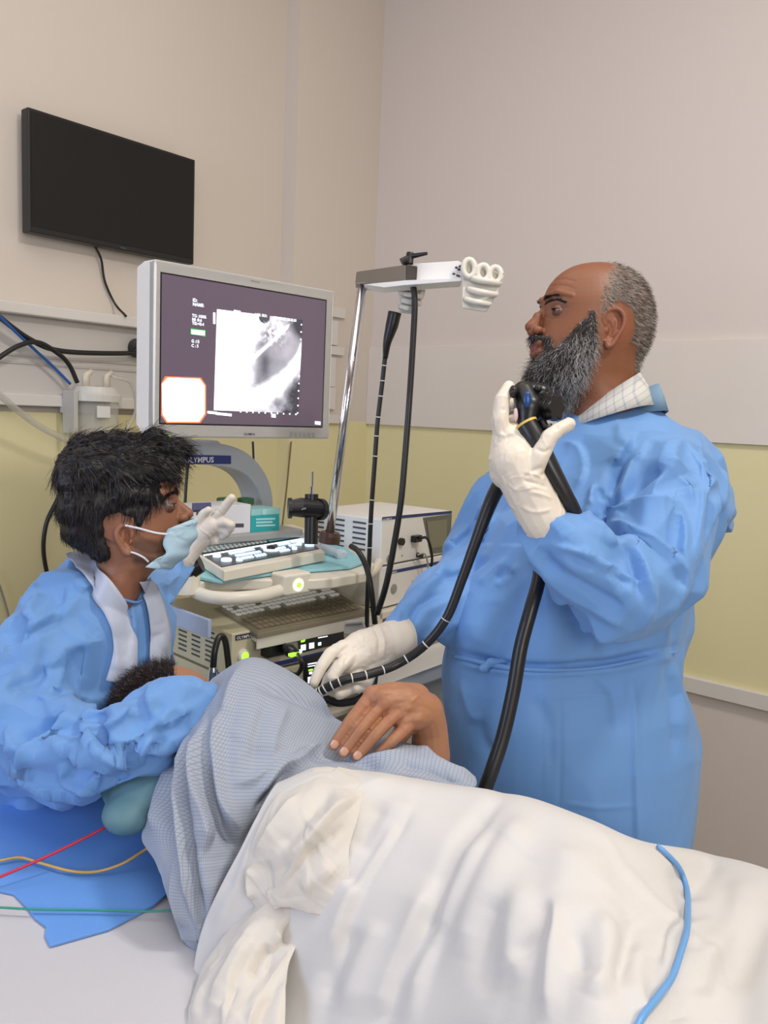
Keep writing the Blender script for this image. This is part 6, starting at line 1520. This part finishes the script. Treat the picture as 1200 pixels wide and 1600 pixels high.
chain(g, [(650, 1090, 1.25, .022), (615, 1086, 1.23, .020), (584, 1088, 1.22, .0165)])
hand = [[(584, 1084, 1.222, .0118), (566, 1104, 1.210, .0100), (547, 1128, 1.200, .0098), (522, 1164, 1.198, .0078)],
        [(603, 1094, 1.214, .0120), (583, 1116, 1.202, .0103), (563, 1139, 1.190, .0100), (537, 1175, 1.188, .0080)],
        [(624, 1110, 1.210, .0118), (606, 1127, 1.198, .0102), (587, 1147, 1.188, .0098), (558, 1181, 1.187, .0080)],
        [(644, 1126, 1.214, .0108), (629, 1142, 1.202, .0093), (612, 1158, 1.192, .0088), (587, 1183, 1.192, .0072)]]
for q in hand: chain(g, q)
chain(g, [(640, 1128, 1.25, .016), (620, 1155, 1.25, .013), (600, 1175, 1.24, .011)])
v, f = fuse(g, .0019, 2)
HS = [('g', -3.0, 2.2, [(528, 1172), (555, 1134), (574, 1110), (594, 1090)]), ('g', -3.2, 2.2, [(547, 1180), (574, 1145), (594, 1122), (614, 1102)]), ('g', -3.2, 2.2, [(573, 1184), (600, 1152), (618, 1134), (634, 1118)])]
for q in hand:
    for (a, b, am) in ((1, 2, 1), ): pass
    (x1, y1), (x2, y2) = q[1][:2], q[2][:2]
    dx, dy = (x2-x1), (y2-y1); l = math.hypot(dx, dy); nx_, ny_ = -dy/l*8, dx/l*8
    for o_ in (-3.5, 0, 3.5):
        cx, cy = x1+dx/l*(o_+2), y1+dy/l*(o_+2); HS.append(('g', -.9, 1.5, [(cx-nx_, cy-ny_), (cx+nx_, cy+ny_)]))
    cx, cy = x2, y2
    for o_ in (-1.5, 2): HS.append(('g', -.7, 1.4, [(cx+dx/l*o_-nx_, cy+dy/l*o_-ny_), (cx+dx/l*o_+nx_, cy+dy/l*o_+ny_)]))
    HS.append(('g', 1.5, 5, [(q[0][0]+20, q[0][1]-4), (q[0][0], q[0][1])]))
HS += [('g', -1.6, 5, [(630, 1082), (605, 1090), (580, 1108)]), ('g', -1.6, 5, [(645, 1096), (622, 1104), (600, 1122)]), ('g', -1.4, 4, [(660, 1112), (640, 1118), (622, 1134)]), ('g', 1.2, 3, [(660, 1080), (640, 1098), (600, 1110)])]
v = creases(v, f, HS)
v = wrinkles(v, f, 1, .01, .002, .0001, 3)
col = np.tile(np.array(SK_P), (len(v), 1)); xx, yy, zz_ = proj(v)
for q in hand: 
    for j, wgt in ((0, .35), (1, .4), (3, .3)):
        pc_ = P(*q[j][:3]); col = blend(col, s2l((176, 108, 84)), np.exp(-((v-pc_)**2).sum(1)/.00016)*wgt)
pc_ = P(262, 1112, 1.42); dh = np.linalg.norm(v-pc_, axis=1)
hairm = (dh < .105) & (xx < 272)
col[hairm] = s2l((40, 30, 28))
mkobj('body', v, f, m_skinv, pat, smooth=True, colors=col)
tree('pbody', v, f)
# fingernails
for q in hand[:3]:
    tip = np.array(q[3][:2]); pr = np.array(q[2][:2]); dr = (tip-pr)/np.linalg.norm(tip-pr); pr2 = np.array([-dr[1], dr[0]])
    V_ = []
    for i in range(7):
        for j in range(7):
            a = (i/6-.5)*2; b = (j/6-.5)*2; sw = math.sqrt(max(0, 1-abs(a)**4))
            q2 = tip+dr*(a*7.0-1.5)+pr2*b*5.6*sw; h = hit(['pbody'], q2[0], q2[1], .0009)
            V_.append(h if h is not None else P(q2[0], q2[1], q[3][2]-.008))
    f_ = [(j*7+i, j*7+i+1, (j+1)*7+i+1, (j+1)*7+i) for j in range(6) for i in range(6)]
    mkobj('fingernail', np.array(V_), f_, mat('nail', (208, 160, 134), .25, var=0), pat, smooth=True)
# hair of the patient
nn2 = normals(v, f); m_ = hairm & (yy < 1150)
r_, d_ = pick(v, nn2, m_, 5000, 81); rs = np.random.RandomState(82)
dd = d_*.7+rs.normal(size=r_.shape)*.35-RT*.3
sv, sf, per = strands(r_, dd, rs.uniform(.010, .024, len(r_)), .0005, .003, 1, seed=83, segs=5)
cc = np.array([s2l((44, 30, 28))])*rs.uniform(.4, 1.5, (len(r_), 1))
mkobj('hair', sv, sf, mat('hair_gloss', (90, 85, 80), .38, var=0, attr='Col'), pat, colors=np.repeat(cc, per, 0))
o = mkobj('hospital_gown', GOWNP[0], GOWNP[1], mg, pat, smooth=True, solid=.004, soff=-1); add_uv(o, 230, 260, 110, 120)
# ================================================================ SMALL WIRES ON THE BED
def bedpts(pts, z0=BZ+.012): return [onZ(x, y, z0+h) for x, y, h in pts]
wire('red_lead', bedpts([(-30, 1380, .01), (0, 1370, .015), (80, 1335, .03), (160, 1295, .05), (215, 1263, .07), (246, 1246, .09)]), .0022, mat('lead_red', (200, 40, 70), .4), 'red lead wire crossing the blue pad toward the patient gown', 'wire')
wire('yellow_lead', bedpts([(-30, 1350, .0), (0, 1345, .0), (32, 1340, .0), (65, 1349, .0), (110, 1361, .0), (150, 1362, .0), (190, 1350, .01), (225, 1329, .02), (240, 1320, .03)]), .0022, mat('lead_yellow', (214, 172, 96), .4), 'yellow lead wire waving over the blue pad', 'wire')
wire('green_lead', bedpts([(-30, 1417, .0), (0, 1418, .0), (60, 1421, .0), (140, 1422, .0), (220, 1424, .0), (275, 1423, .005)]), .0016, mat('lead_green', (50, 150, 130), .4), 'thin green lead wire running straight along the blue pad', 'wire')
pts = on(['sheet'], [(1024, 1326), (1036, 1336), (1052, 1352), (1062, 1370), (1069, 1395), (1072, 1425), (1069, 1460), (1060, 1495), (1045, 1530), (1020, 1562), (1000, 1590), (985, 1620), (960, 1660)], .004)
wire('blue_cable', pts, .0032, mat('cable_blue', (108, 164, 222), .4), 'light blue cable lying over the hip on the white sheet', 'cable')
